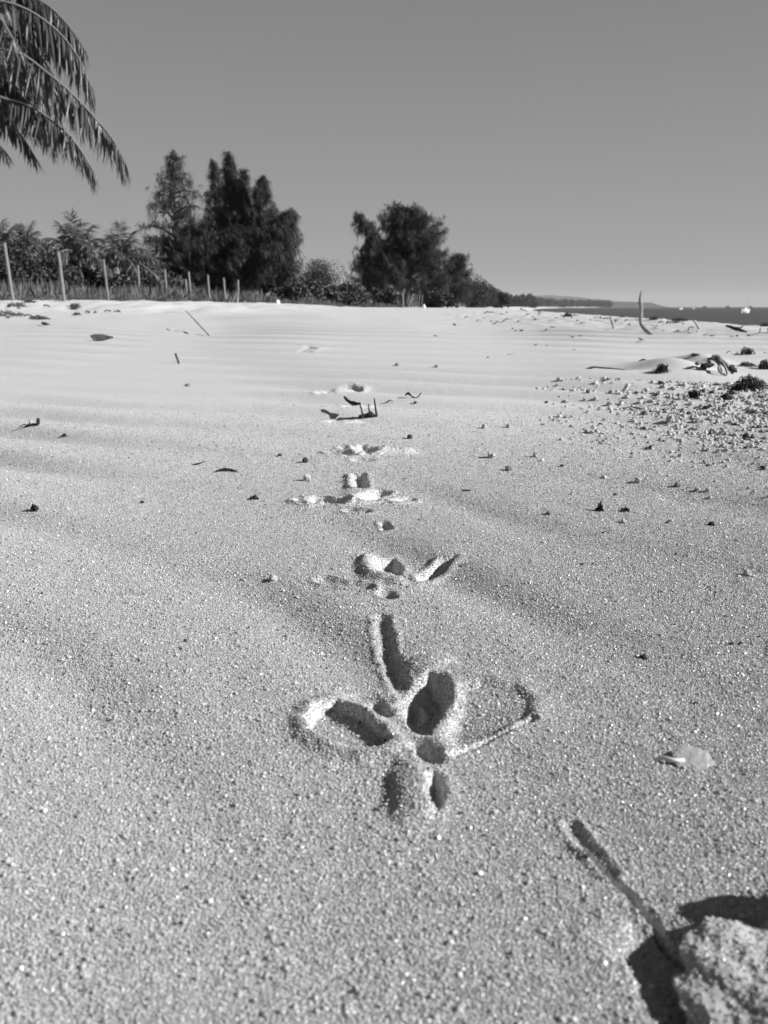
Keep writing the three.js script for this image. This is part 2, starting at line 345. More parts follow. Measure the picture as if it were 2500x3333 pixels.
// ---------------------------------------------------------------- shape makers
function tube(pts, radii, sides = 7, wobble = 0, seed = 1) {       // a closed tapering limb through points
  const n = pts.length, pos = [], uv = [], idx = []; let side = V(), up = V(), t = V(), len = 0;
  for (let i = 0; i < n; i++) {
    t.copy(pts[Math.min(i + 1, n - 1)]).sub(pts[Math.max(i - 1, 0)]).normalize();
    if (i === 0) { side.crossVectors(t, Math.abs(t.y) > 0.9 ? V(1, 0, 0) : UP).normalize(); } else { side.addScaledVector(t, -side.dot(t)).normalize(); len += pts[i].distanceTo(pts[i - 1]); }
    up.crossVectors(side, t);
    const r0 = typeof radii === 'number' ? radii : radii[i] ?? radii[radii.length - 1];
    for (let k = 0; k <= sides; k++) {
      const a = k / sides * 6.28319, kk = k % sides, r = r0 * (1 + wobble * noise(i * 0.7 + seed * 13.7, kk * 1.3 + seed * 5.1) * 2);
      pos.push(pts[i].x + (side.x * Math.cos(a) + up.x * Math.sin(a)) * r, pts[i].y + (side.y * Math.cos(a) + up.y * Math.sin(a)) * r, pts[i].z + (side.z * Math.cos(a) + up.z * Math.sin(a)) * r);
      uv.push(k / sides, len * 2);
    }
  }
  const w = sides + 1;
  for (let i = 0; i + 1 < n; i++) for (let k = 0; k < sides; k++) { const a = i * w + k, b = a + 1, c = a + w, e = c + 1; idx.push(a, b, c, b, e, c); }
  for (const [row, p] of [[0, pts[0]], [n - 1, pts[n - 1]]]) { const at = pos.length / 3; pos.push(p.x, p.y, p.z); uv.push(0.5, 0.5); for (let k = 0; k < sides; k++) row ? idx.push(at, row * w + k, row * w + k + 1) : idx.push(at, row * w + k + 1, row * w + k); }
  const g = new THREE.BufferGeometry(); g.setAttribute('position', new THREE.Float32BufferAttribute(pos, 3)); g.setAttribute('uv', new THREE.Float32BufferAttribute(uv, 2)); g.setIndex(idx); g.computeVertexNormals(); return g;
}
function curve(pts, n) { const c = new THREE.CatmullRomCurve3(pts); return [...Array(n + 1).keys()].map(i => c.getPoint(i / n)); }
function stone(r, seed, sx = 1, sy = 1, sz = 1, detail = 3, rough = 0.35) {
  let g = new THREE.IcosahedronGeometry(1, detail); const p = g.attributes.position;
  for (let i = 0; i < p.count; i++) { const x = p.getX(i), y = p.getY(i), z = p.getZ(i); const s = r * (1 + rough * (noise(x * 1.3 + seed * 3.1 + z, y * 1.3 + seed) + 0.5 * noise(x * 3.1 + seed, z * 3.1 - y * 2 + seed * 2)) + rough * 0.35 * noise(x * 7 + y * 5 + seed, z * 7 - y * 4)); p.setXYZ(i, x * s * sx, y * s * sy, z * s * sz); }
  g.computeVertexNormals(); return g;
}
class Faces {                       // loose triangles collected into one mesh
  constructor() { this.p = []; }
  tri(a, b, c) { this.p.push(a.x, a.y, a.z, b.x, b.y, b.z, c.x, c.y, c.z); }
  strip(at, dir, len, w, flatDir, droop = 0) {          // a narrow leaf of two triangles, bending down
    const sx = flatDir.x * w, sy = flatDir.y * w, sz = flatDir.z * w, mx = at.x + dir.x * len * 0.5, my = at.y + dir.y * len * 0.5 - droop * 0.2, mz = at.z + dir.z * len * 0.5, ex = at.x + dir.x * len, ey = at.y + dir.y * len - droop, ez = at.z + dir.z * len;
    this.p.push(at.x, at.y, at.z, mx - sx, my - sy, mz - sz, mx + sx, my + sy, mz + sz, mx - sx, my - sy, mz - sz, ex, ey, ez, mx + sx, my + sy, mz + sz);
  }
  build() { const g = new THREE.BufferGeometry(); g.setAttribute('position', new THREE.Float32BufferAttribute(this.p, 3)); g.computeVertexNormals(); return g; }
}
const rdir = (r, up = 0) => { const a = r() * 6.2832, z = r() * 2 - 1, s = Math.sqrt(1 - z * z); return V(s * Math.cos(a), z + up, s * Math.sin(a)).normalize(); };

// ---------------------------------------------------------------- feathery she-oaks
function sheOak(name, label, u, vTop, d, opt) {
  const r = rngOf(opt.seed), base = at(opt.u0 ?? u, 990, d); base.y = H(base.x, d) - 0.1; const top = at(u, vTop, d), t = thing(name, label, 'tree', base, opt.group);
  const h = top.y - base.y, lean = V(top.x - base.x, 0, 0), pxm = d / F;
  const leader = k => V(lean.x * k * k + 0.25 * Math.sin(k * 5 + opt.seed), h * k, 0.2 * Math.sin(k * 4 + opt.seed * 2));
  const pts = [...Array(15).keys()].map(i => leader(i / 14));
  mesh('trunk', tube(pts, pts.map((_, i) => mix(opt.trunk ?? 0.2, 0.015, i / 14)), 7, 0.1, opt.seed), M.bark, t);
  const f = new Faces(), limbs = [];
  const n = opt.limbs ?? 60, side = V(), dir = V(), q = V();
  const tuft = (lp, m, count, dir, loose) => {
    for (let s = 0; s < count; s++) {
      const at0 = Math.pow(r(), 0.6), j = Math.min(m - 1, Math.floor(at0 * m)); q.lerpVectors(lp[j], lp[j + 1], at0 * m - j);
      q.x += (r() - 0.5) * loose; q.y += (r() - 0.5) * loose; q.z += (r() - 0.5) * loose;
      const nb = 4 + Math.floor(r() * 4);
      for (let b = 0; b < nb; b++) {
        const dd = rdir(r, 0.25); dd.x += dir.x * 0.8; dd.y += dir.y * 0.4; dd.z += dir.z * 0.4; dd.normalize(); side.set(-dd.z + 0.2 * r(), 0.6 * (r() - 0.5), dd.x).normalize();
        const len = (0.20 + 0.30 * r()) * (opt.leaf ?? 1);
        f.strip(q, dd, len, 0.010 + 0.015 * r(), side, len * (0.1 + 0.9 * r()) * (opt.droop ?? 1));
      }
    }
  };
  for (let i = 0; i < n; i++) {
    const k = mix(opt.from ?? 0.08, 0.985, Math.pow((i + r()) / n, 0.85)), a = i * 2.399 + r() * 0.9, o = leader(k);
    const w = 1.35 * opt.width(k) * (0.40 + 0.75 * r() + 0.5 * noise(k * 9 + opt.seed, a * 1.1 + opt.seed * 3));
    const gap = noise(k * 6 + opt.seed * 7, a * 0.8); if (gap < (opt.gaps ?? -0.33)) continue;
    dir.set(Math.cos(a), (opt.rise ?? 0.45) + 0.5 * r(), Math.sin(a) * 0.9).normalize();
    const L = w * (dir.x < 0 ? opt.left ?? 1 : opt.right ?? 1), m = 6, lp = [];
    for (let j = 0; j <= m; j++) { const s = j / m; lp.push(V(o.x + dir.x * L * s + 0.10 * noise(s * 3 + i, 1), o.y + dir.y * L * s - (opt.sag ?? 0.25) * L * s * s + 0.12 * noise(s * 4, i * 1.7), o.z + dir.z * L * s)); }
    limbs.push(tube(lp, lp.map((_, j) => mix(0.035 + 0.02 * L, 0.006, j / m)), 4));
    tuft(lp, m, Math.ceil((opt.density ?? 15) * (0.4 + 0.5 * L)), dir, 0.18);
    const subs = Math.ceil(L * 3.2);
    for (let z = 0; z < subs; z++) {
      const st = 0.25 + 0.75 * r(), j = Math.min(m - 1, Math.floor(st * m)), b0 = lp[j].clone().lerp(lp[j + 1], st * m - j), e = rdir(r, 0.5); e.x += dir.x; e.y += 0.35; e.z += dir.z * 0.5; e.normalize();
      const sl = (0.30 + 0.5 * r()) * Math.min(1.2, 0.4 + 0.5 * L), sp = [0, 0.5, 1].map(t => V(b0.x + e.x * sl * t, b0.y + e.y * sl * t - 0.1 * t * t * (opt.droop ?? 1), b0.z + e.z * sl * t));
      tuft(sp, 2, Math.ceil((opt.density ?? 15) * 0.42), e, 0.10);
    }
  }
  mesh('branches', mergeGeometries(limbs), M.bark, t).userData.kind = 'stuff';
  mesh('crown', f.build(), opt.mat ?? M.needle, t);
  return t;
}
const OAK1 = 'she-oaks of the tall clump', OAK2 = 'she-oaks of the second clump';
const W = (pts) => k => { let i = 0; while (i + 2 < pts.length && pts[i + 1][0] < k) i++; return mix(pts[i][1], pts[i + 1][1], clamp((k - pts[i][0]) / (pts[i + 1][0] - pts[i][0]), 0, 1)); };
sheOak('she_oak', 'tall ragged she-oak with a thin open crown, leftmost of the tall clump', 547, 486, 60, { seed: 3, u0: 600, group: OAK1, limbs: 90, gaps: -0.22, width: W([[0, 2.2], [0.3, 2.6], [0.55, 2.4], [0.75, 1.2], [1, 0.15]]), left: 1.0, right: 0.95, density: 10, sag: 0.5, spread: 1.3 });
sheOak('she_oak', 'narrow she-oak spire with a pale bare trunk foot, second in the tall clump', 683, 520, 61, { seed: 4, u0: 702, group: OAK1, limbs: 80, gaps: -0.28, width: W([[0, 1.4], [0.4, 1.3], [0.6, 0.75], [0.85, 0.45], [1, 0.12]]), density: 15, rise: 0.7 });
sheOak('she_oak', 'tallest dense dark she-oak spire in the middle of the tall clump', 750, 496, 62, { seed: 5, u0: 760, group: OAK1, limbs: 120, gaps: -0.5, width: W([[0, 2.2], [0.5, 1.5], [0.7, 0.95], [0.88, 0.45], [1, 0.10]]), density: 16, rise: 0.75 });
sheOak('she_oak', 'dark she-oak spire leaning right just beside the tallest one', 806, 552, 61, { seed: 6, u0: 780, group: OAK1, limbs: 90, gaps: -0.45, width: W([[0, 1.8], [0.5, 1.4], [0.75, 0.75], [0.92, 0.35], [1, 0.10]]), density: 16, rise: 0.75 });
sheOak('she_oak', 'feathery she-oak with sky gaps near its top, right half of the tall clump', 866, 572, 60, { seed: 7, u0: 850, group: OAK1, limbs: 110, gaps: -0.32, width: W([[0, 2.4], [0.35, 2.0], [0.6, 1.3], [0.82, 0.6], [1, 0.12]]), density: 14, rise: 0.7 });
sheOak('she_oak', 'low rounded she-oak at the right end of the tall clump', 945, 690, 59, { seed: 8, u0: 905, group: OAK1, limbs: 90, gaps: -0.35, width: W([[0, 1.5], [0.4, 1.7], [0.7, 1.3], [1, 0.3]]), density: 16, droop: 1.3 });
sheOak('she_oak', 'bushy she-oak filling the foot of the tall clump behind the fence', 640, 740, 58, { seed: 9, u0: 640, group: OAK1, limbs: 80, gaps: -0.5, width: W([[0, 2.6], [0.5, 2.4], [1, 0.8]]), density: 16 });
sheOak('she_oak', 'broad bushy she-oak low in front of the tall spires', 800, 760, 58, { seed: 10, u0: 800, group: OAK1, limbs: 80, gaps: -0.5, width: W([[0, 2.6], [0.5, 2.4], [1, 0.8]]), density: 16 });
sheOak('she_oak', 'drooping she-oak leaning left at the left side of the second clump', 1160, 690, 74, { seed: 11, u0: 1260, group: OAK2, limbs: 80, gaps: -0.35, from: 0.25, width: W([[0, 1.2], [0.4, 1.5], [0.7, 1.15], [0.9, 0.55], [1, 0.12]]), density: 15, sag: 0.7, droop: 1.6 });
sheOak('she_oak', 'big rounded she-oak with twisted limbs, widest of the second clump', 1318, 680, 76, { seed: 12, u0: 1325, group: OAK2, trunk: 0.3, limbs: 190, gaps: -0.42, from: 0.18, width: W([[0, 1.8], [0.35, 2.8], [0.65, 2.6], [0.85, 1.8], [1, 0.5]]), density: 14, mat: M.needle2 });
sheOak('she_oak', 'sunlit right half of the second clump, she-oak with a sloping crown', 1405, 760, 78, { seed: 13, u0: 1400, group: OAK2, limbs: 110, gaps: -0.5, width: W([[0, 2.0], [0.5, 1.7], [1, 0.4]]), density: 14 });
sheOak('she_oak', 'small round she-oak at the right edge of the second clump', 1492, 832, 84, { seed: 14, u0: 1480, group: OAK2, limbs: 90, gaps: -0.5, width: W([[0, 1.8], [0.6, 1.5], [1, 0.5]]), density: 14 });
sheOak('she_oak', 'low she-oak filling the gap between the leaning tree and the big round one', 1215, 800, 75, { seed: 15, u0: 1215, group: OAK2, limbs: 80, gaps: -0.5, width: W([[0, 2.2], [0.6, 2.0], [1, 0.8]]), density: 14 });

// ---------------------------------------------------------------- bushes
function bush(label, u, vTop, uHalf, d, opt = {}) {
  const r = rngOf(opt.seed), base = at(u, 998, d); base.y = H(base.x, d); const top = at(u, vTop, d), h = top.y - base.y, w = uHalf * d / F, t = thing(opt.name ?? 'bush', label, opt.cat ?? 'bush', base, opt.group);
  const f = new Faces(), stems = [], nl = opt.lobes ?? 26;
  for (let i = 0; i < nl; i++) {
    const a = r() * 6.28, e = Math.pow(r(), 0.8), rad = Math.sqrt(r());
    const c = V(Math.cos(a) * w * rad * 0.9, h * (0.1 + 0.86 * e * Math.sqrt(Math.max(0.05, 1 - rad * rad * 0.85))), Math.sin(a) * Math.min(w, 1.8) * rad * 0.8);
    const lr = (opt.lobe ?? 0.26) * h * (0.7 + 0.6 * r());
    if (i % 3 === 0) stems.push(tube([V(c.x * 0.25, -0.05, c.z * 0.3), V(c.x * 0.6, c.y * 0.5, c.z * 0.6), c], [0.05, 0.035, 0.01], 5));
    const nn = Math.ceil((opt.n ?? 330) * (0.7 + 0.6 * r()));
    const s = V();
    for (let k = 0; k < nn; k++) {
      const o = rdir(r), q = V(c.x + o.x * lr * (0.5 + 0.55 * r()), c.y + o.y * lr * (0.5 + 0.55 * r()), c.z + o.z * lr * (0.5 + 0.55 * r())); if (q.y < 0) continue;
      const dd = rdir(r, 0.3); s.crossVectors(dd, rdir(r)).normalize();
      const len = (opt.leaf ?? 0.16) * (0.6 + 0.8 * r()); f.strip(q, dd, len, len * (opt.fat ?? 0.28), s, len * 0.2);
    }
  }
  mesh('stems', mergeGeometries(stems), M.bark, t).userData.kind = 'stuff'; mesh('foliage', f.build(), opt.mat ?? M.bush, t);
  return t;
}
bush('tall dense bush at the left edge behind the first fence post', 25, 788, 120, 36, { seed: 21, lobes: 34 });
bush('dense dark bush under the far palm tops, left of the young palms', 140, 812, 110, 38, { seed: 22, lobes: 30 });
bush('dark bush behind the two young palms', 330, 845, 130, 46, { seed: 23, lobes: 30 });
bush('dark bush between the right young palm and the tall trees', 490, 826, 75, 50, { seed: 24 });
bush('low leafy shrub under the left edge of the tall clump', 560, 905, 80, 50, { seed: 25, mat: M.bushPale, n: 220 });
bush('round bush showing behind the gap between the two clumps', 1055, 842, 62, 84, { seed: 26 });
bush('low dark shrub filling the gap at the foot of the gap between clumps', 985, 890, 60, 74, { seed: 27 });
bush('leafy pale shrub right of the tall clump', 960, 925, 60, 57, { seed: 28, mat: M.bushPale, leaf: 0.24, n: 200 });
bush('leafy pale shrub in the middle of the gap between the clumps', 1045, 915, 62, 60, { seed: 29, mat: M.bushPale, leaf: 0.24, n: 200 });
bush('leafy pale shrub at the foot of the leaning she-oak', 1140, 925, 60, 62, { seed: 30, mat: M.bushPale, leaf: 0.24, n: 200 });
bush('dark undergrowth behind the trunk of the big round she-oak', 1320, 915, 90, 84, { seed: 38 });
bush('low shrub in shade under the big round she-oak', 1240, 945, 60, 66, { seed: 31, leaf: 0.22, n: 180 });
bush('low shrub at the right foot of the big round she-oak', 1425, 950, 55, 72, { seed: 32, leaf: 0.22, n: 180 });
bush('sloping bush right of the second clump', 1535, 893, 46, 92, { seed: 33 });
bush('lower bush at the right end of the second clump', 1578, 922, 36, 98, { seed: 34 });
bush('first rounded thicket of the coast beyond the clumps', 1618, 945, 42, 150, { seed: 35, leaf: 0.35, n: 160 });
bush('second thicket of the coast beyond the clumps', 1680, 958, 46, 900, { seed: 36, leaf: 1.6, n: 200 });
bush('third small thicket along the coast beyond the clumps', 1725, 963, 26, 1000, { seed: 37, leaf: 1.8, n: 200 });
{ // far wood along the shore, one mass
  const f = new Faces(), r = rngOf(99), s = V();
  for (let i = 0; i < 150; i++) {
    const u = 1560 + 400 * Math.pow(r(), 1.0), d = mix(1100, 2500, clamp((u - 1640) / 440, 0, 1) * 0.85 + 0.15 * r()), x = (u - CU) / F * d * 1.0, h = Math.max(1.2, (998 - mix(970, 985, (u - 1620) / 480) - 4 + 8 * r()) * d / F + 0.17), w = h * (0.55 + 0.4 * r());
    for (let k = 0; k < 170; k++) { const o = rdir(r), q = V(x + o.x * w * (0.5 + 0.5 * r()), Math.max(0, h * 0.5 + o.y * h * 0.5 * (0.6 + 0.4 * r())), -d + o.z * w); const dd = rdir(r, 0.3); s.crossVectors(dd, rdir(r)).normalize(); f.strip(q, dd, 3.0, 0.9, s, 0.4); }
  }
  const o = mesh('far_wood', f.build(), M.bush, scene); o.userData = { kind: 'stuff', label: 'hazy far wood along the curving shore', category: 'wood' };
}
// ---------------------------------------------------------------- dune grass
{
  const f = new Faces(), r = rngOf(55), s = V();
  for (let k = 0; k < 20; k++) { const dd = rdir(r, 0.7); if (dd.y < 0) dd.y *= -1; s.crossVectors(dd, rdir(r)).normalize(); f.strip(V((r() - 0.5) * 0.25, 0, (r() - 0.5) * 0.25), dd, 0.10 + 0.25 * r(), 0.007 + 0.007 * r(), s, 0.08 * r()); }
  const g = f.build(), P = [];
  const lower = W([[-200, 985], [0, 975], [180, 990], [300, 978], [480, 976], [520, 998], [650, 1004], [900, 1004], [1100, 1003], [1240, 1003]]);
  for (let i = 0; i < 60000; i++) {
    const u = -260 + 1560 * r(), d = mix(24, 66, Math.pow(r(), 0.8)), x = (u - CU) / F * d; 
    const edge = u < 480 ? 24.5 + 6 * noise(u * 0.018, 1) + 3 * noise(u * 0.07, 5) + (u > 240 ? 5 : 0) : mix(33, 52, clamp((u - 480) / 500, 0, 1)) + 6 * noise(u * 0.03, 4) + 4 * noise(u * 0.09, 6);
    if (d < edge || (u > 1120 && d < 60) || noise(x * 0.8, d * 0.5) < -0.28) continue;
    P.push([x, d, (0.5 + 0.9 * r()) * (0.95 + 1.1 * noise(x * 0.5, d * 0.4)) * clamp((d - edge) / 4 + 0.35, 0.35, u > 900 ? 0.7 : 1.15)]);
  }
  const im = new THREE.InstancedMesh(g, M.grass, P.length), m = new THREE.Matrix4(), q = new THREE.Quaternion(), c = new THREE.Color();
  P.forEach(([x, d, z], i) => { q.setFromAxisAngle(UP, r() * 6.28); im.setMatrixAt(i, m.compose(V(x, H(x, d) - 0.02, -d), q, V(z * 1.5, z * 2.1, z * 1.5))); const a = 0.45 + 0.75 * r(); im.setColorAt(i, c.setRGB(a, a, a)); });
  im.name = 'dune_grass'; im.castShadow = im.receiveShadow = true; im.userData = { kind: 'stuff', label: 'rough dune grass along the fence foot', category: 'grass' }; scene.add(im);
}
// ---------------------------------------------------------------- palms
const leafletShapes = [0.35, 0.7, 1.05].map(bend => {          // a narrow folded blade, length 1 along +x, bending to -y
  const n = 4, pos = [], idx = [];
  for (let i = 0; i <= n; i++) { const s = i / n, a = bend * s, x = Math.sin(a) / bend * 1, y = -(1 - Math.cos(a)) / bend, w = 0.030 * Math.sin(Math.PI * Math.min(1, 0.12 + 0.88 * s) * 0.98 + 0.04) * (s > 0.98 ? 0.15 : 1); pos.push(x, y - 0.25 * w, -w, x, y + 0.35 * w, 0, x, y - 0.25 * w, w); }
  for (let i = 0; i < n; i++) for (let k = 0; k < 2; k++) { const a = i * 3 + k; idx.push(a, a + 1, a + 3, a + 1, a + 4, a + 3); }
  const g = new THREE.BufferGeometry(); g.setAttribute('position', new THREE.Float32BufferAttribute(pos, 3)); g.setIndex(idx); g.computeVertexNormals(); return g;
});
function frond(palm, pts, opt) {          // pts: rachis points local to the palm
  const r = rngOf(opt.seed), n = opt.n, c = new THREE.CatmullRomCurve3(pts), rp = [...Array(19).keys()].map(i => c.getPoint(i / 18));
  const fr = mesh('frond', tube(rp, rp.map((_, i) => mix(opt.thick ?? 0.03, 0.004, i / 18)), 5), M.rachis, palm);
  const loose = [], X = V(), total = n + (opt.extra ?? 0), Y = V(), Z = V(), m = new THREE.Matrix4();
  for (let i = 0; i < total; i++) for (const sd of [-1, 1]) {
    const s = mix(opt.from ?? 0.12, 0.995, i < n ? (i + 0.3 * r()) / n : Math.pow(r(), 0.8)), p = c.getPoint(s), t = c.getTangent(s);
    Z.crossVectors(t, UP).normalize(); Y.crossVectors(Z, t).normalize();
    const fwd = mix(0.35, 1.25, s * s), drop = (opt.drop ?? 0.9) * (0.75 + 0.5 * r());
    X.copy(Z).multiplyScalar(sd * (opt.open ?? 0.65) * (0.4 + 1.2 * r())).addScaledVector(t, fwd).addScaledVector(UP, 0.15 - drop * (0.55 + 0.45 * r())).normalize();
    Z.crossVectors(X, UP).normalize(); Z.addScaledVector(UP, 1.6 * (r() - 0.5)).addScaledVector(t, 1.2 * (r() - 0.5)); Z.addScaledVector(X, -Z.dot(X)).normalize(); Y.crossVectors(Z, X);
    const len = (opt.len ?? 0.8) * (0.42 + 0.58 * Math.sin(Math.PI * clamp(0.22 + 0.70 * s, 0, 1))) * (0.85 + 0.3 * r()), g = leafletShapes[Math.floor(r() * 3)];
    m.makeBasis(X, Y, Z); m.scale(V(len, len, len * (opt.wide ?? 1) * (0.6 + 0.7 * r()))); m.setPosition(p);
    if (opt.pieces && i < n) { const t3 = r(), l = mesh('leaflet', g, t3 < 0.3 ? M.leafletDark : t3 > 0.8 ? M.leafletPaleLit : M.leaflet, fr); m.decompose(l.position, l.quaternion, l.scale); }
    else { const gg = g.clone(); gg.applyMatrix4(m); loose.push(gg); }
  }
  if (loose.length) { const l = mesh('leaflets', mergeGeometries(loose), opt.stuff ? M.leafletDark : M.leaflet, fr); if (opt.stuff || opt.extra) l.userData.kind = 'stuff'; }
  return fr;
}
{ // the near coconut palm whose crown hangs in at the upper left
  const c0 = at(-215, 105, 15.2), base = V(c0.x - 1.3, H(c0.x - 1.3, 15.6) - 0.1, -15.6), palm = thing('coconut_palm', 'large coconut palm whose drooping fronds hang in at the upper left', 'palm tree', base);
  const top = c0.clone().sub(base);
  const tp = curve([V(0, 0, 0), V(-0.25, top.y * 0.35, 0.05), V(0.25, top.y * 0.7, 0.2), top.clone().add(V(0, 0.15, 0))], 26);
  mesh('trunk', tube(tp, tp.map((_, i) => (i < 3 ? 0.21 - 0.02 * i : 0.15 - 0.0015 * i) * (i % 2 ? 1.04 : 1)), 12, 0.03), M.bark, palm);
  const L = q => q.map(([u, v, d]) => at(u, v, d).sub(base));
  frond(palm, L([[-205, 95, 15.2], [-110, 25, 15.0], [0, 4, 14.8], [60, 18, 14.7], [119, 47, 14.6], [181, 94, 14.5], [224, 141, 14.4], [260, 195, 14.3], [300, 285, 14.2]]), { seed: 1, n: 50, len: 0.85, wide: 0.92, extra: 60, pieces: true, drop: 1.25, open: 0.5, thick: 0.03 });
  frond(palm, L([[-205, 105, 15.0], [-100, 140, 14.6], [0, 160, 14.3], [72, 175, 14.1], [145, 228, 13.9], [231, 300, 13.7], [307, 380, 13.5], [370, 455, 13.4], [408, 530, 13.3]]), { seed: 2, n: 50, len: 0.76, wide: 0.92, extra: 60, pieces: true, drop: 1.25, open: 0.5, thick: 0.03 });
  frond(palm, L([[-205, 110, 14.9], [-100, 250, 14.4], [0, 315, 14.0], [72, 333, 13.8], [145, 372, 13.6], [217, 430, 13.4], [265, 490, 13.3], [312, 570, 13.2]]), { seed: 3, n: 50, len: 0.62, wide: 0.92, extra: 60, pieces: true, drop: 1.2, open: 0.5, thick: 0.028 });
  const more = { n: 70, len: 0.75, drop: 1.2, open: 0.6, wide: 1.2, thick: 0.028, stuff: true };
  frond(palm, L([[-205, 100, 15.4], [-130, -90, 15.6], [0, -80, 15.6], [90, -20, 15.6], [160, 20, 15.5], [225, 85, 15.4], [275, 160, 15.3]]), { ...more, seed: 4 });
  frond(palm, L([[-205, 110, 15.3], [-90, 120, 15.3], [0, 205, 15.2], [90, 270, 15.1], [170, 350, 15.0], [235, 450, 15.0]]), { ...more, seed: 5, len: 0.7 });
  frond(palm, L([[-205, 100, 15.6], [-60, 60, 15.8], [40, 90, 15.8], [110, 150, 15.7], [160, 215, 15.7], [200, 290, 15.6]]), { ...more, seed: 8 });
  frond(palm, L([[-205, 110, 15.1], [-110, 190, 14.9], [-20, 240, 14.8], [60, 300, 14.7], [120, 370, 14.6], [170, 450, 14.6]]), { ...more, seed: 9, len: 0.8 });
  frond(palm, L([[-205, 120, 14.9], [-120, 240, 14.4], [-60, 320, 14.2], [10, 375, 14.0], [70, 440, 13.9], [120, 520, 13.8]]), { ...more, seed: 6, len: 0.5 });
  frond(palm, L([[-205, 120, 15.0], [-140, 300, 14.7], [-80, 380, 14.6], [-20, 450, 14.5], [28, 505, 14.4]]), { ...more, seed: 7, len: 0.45 });
  const r = rngOf(8);
  for (let i = 0; i < 9; i++) { const a = 1.9 + i * 0.44, l = 3.6 + r(), rise = 1.2 + 0.9 * r(); frond(palm, [0, 0.25, 0.5, 0.75, 1].map(s => top.clone().add(V(Math.cos(a) * l * s, rise * s * 1.4 - 2.9 * s * s, -Math.sin(a) * l * s))), { ...more, seed: 20 + i }); }
  const nuts = rngOf(3);
  for (let i = 0; i < 5; i++) { const n = mesh('coconut', stone(0.12, i, 1, 1.2, 1, 2, 0.1), M.bark, palm); n.position.copy(top).add(V(0.3 * Math.cos(i * 1.3), -0.3 - 0.1 * nuts(), 0.3 * Math.sin(i * 1.3))); }
}
function youngPalm(label, u, v, d, size, seed, uBase, lean = 0) {
  const r = rngOf(seed), c = at(u, v, d), base = at(uBase ?? u, 990, d); base.y = H(base.x, d); const t = thing('young_palm', label, 'palm tree', base, 'young palms behind the fence'), top = c.clone().sub(base);
  const tp = curve([V(0, -0.1, 0), V(top.x * 0.3 + lean * 0.2, top.y * 0.5, 0), top], 8); mesh('trunk', tube(tp, tp.map((_, i) => 0.15 - 0.008 * i), 8, 0.05), M.postWood, t);
  const n = 17;
  for (let i = 0; i < n; i++) {
    const a = i * 2.399 + seed, up = mix(1.5, 0.05, i / n), l = size * (0.8 + 0.35 * r()), sag = mix(0.35, 1.2, i / n);
    frond(t, [0, 0.25, 0.5, 0.75, 1].map(s => top.clone().add(V(Math.cos(a) * l * s * Math.cos(up), l * (Math.sin(up) * s - sag * s * s * 0.62), Math.sin(a) * l * s * Math.cos(up)))), { seed: seed * 40 + i, n: 36, len: size * 0.34, drop: 0.8, open: 0.7, wide: 1.15, thick: 0.04, from: 0.15 });
  }
  return t;
}
youngPalm('young coconut palm with spreading fronds, left of the two before the bushes', 252, 826, 44, 2.5, 2, 274);
youngPalm('young coconut palm with a leaning stem, right of the two before the bushes', 393, 846, 46, 2.4, 5, 432);
youngPalm('far palm top showing above the bush at the left', 85, 800, 52, 1.9, 7);
youngPalm('palm top cut by the left picture edge above the bush', 8, 795, 50, 1.8, 9);

// ---------------------------------------------------------------- fence posts and pickets
const NTH = ['first', 'second', 'third', 'fourth', 'fifth', 'sixth'];
function post(label, ub, vb, ut, vt, d, w, name = 'fence_post', cat = 'post', group = 'posts of the dune fence') {
  const b = at(ub, vb, d), t = at(ut, vt, d); b.y = Math.min(b.y, H(b.x, d)) - 0.12; const top = t.clone().sub(b), n = 9, seed = ub * 0.37;
  const pts = [...Array(n + 1).keys()].map(i => top.clone().multiplyScalar(i / n).add(V(0.018 * noise(i * 0.5, seed), 0, 0.018 * noise(i * 0.5, seed + 9))));
  return single(name, label, cat, tube(pts, pts.map((_, i) => w * d / F * 0.5 * mix(1.05, 0.9, i / n)), 8, 0.10, seed), M.postWood, b, group);
}
[['first and nearest leaning fence post, at the left picture edge', 43, 985, 13, 790, 21.8, 11], ['second fence post from the left, leaning, standing at the sand edge', 211, 1001, 189, 819, 23.5, 11], ['third fence post from the left, before the right young palm', 352, 983, 336, 843, 30, 8], ['fourth tall fence post from the left, right of the young palms', 456, 972, 447, 862, 36, 8], ['fifth tall fence post from the left, standing alone in the grass', 542, 960, 536, 876, 44, 7.5], ['short post of the rear row between the fourth and fifth tall posts', 508, 968, 504, 914, 52, 6], ['very thin rear post right of the fifth tall post', 576, 960, 574, 921, 60, 4], ['shorter post of the close pair under the tall trees', 609, 966, 603, 908, 48, 7], ['taller post of the close pair under the tall trees', 620, 968, 613, 884, 46, 8.5], ['short rear post just right of the close pair', 634, 968, 631, 929, 56, 6], ['crooked tall post right of the close pair', 682, 976, 675, 894, 45, 7.5], ['short thin post right of the crooked one', 687, 976, 686, 948, 56, 4], ['tall post left of the braced post', 735, 988, 727, 904, 44, 7], ['upright corner post with a brace against it', 772, 1000, 774, 910, 42, 7], ['slanting brace leaning against the corner post', 747, 998, 775, 935, 41.8, 7], ['second steep prop leaning on the corner post', 767, 1001, 776, 936, 41.6, 7]].forEach(a => post(...a));
[[843, 997, 843, 958, 50], [848, 998, 850, 960, 50], [817, 978, 817, 952, 55], [889, 975, 887, 952, 54], [894, 978, 891, 954, 54], [900, 984, 898, 956, 54]].sort((p, q) => p[0] - q[0]).forEach(([a, b, c, e, d], i) => post(`${NTH[i]} thin pale picket from the left under the tall clump`, a, b, c, e, d, 2.6, 'picket', 'picket', 'thin pickets under the tall trees'));
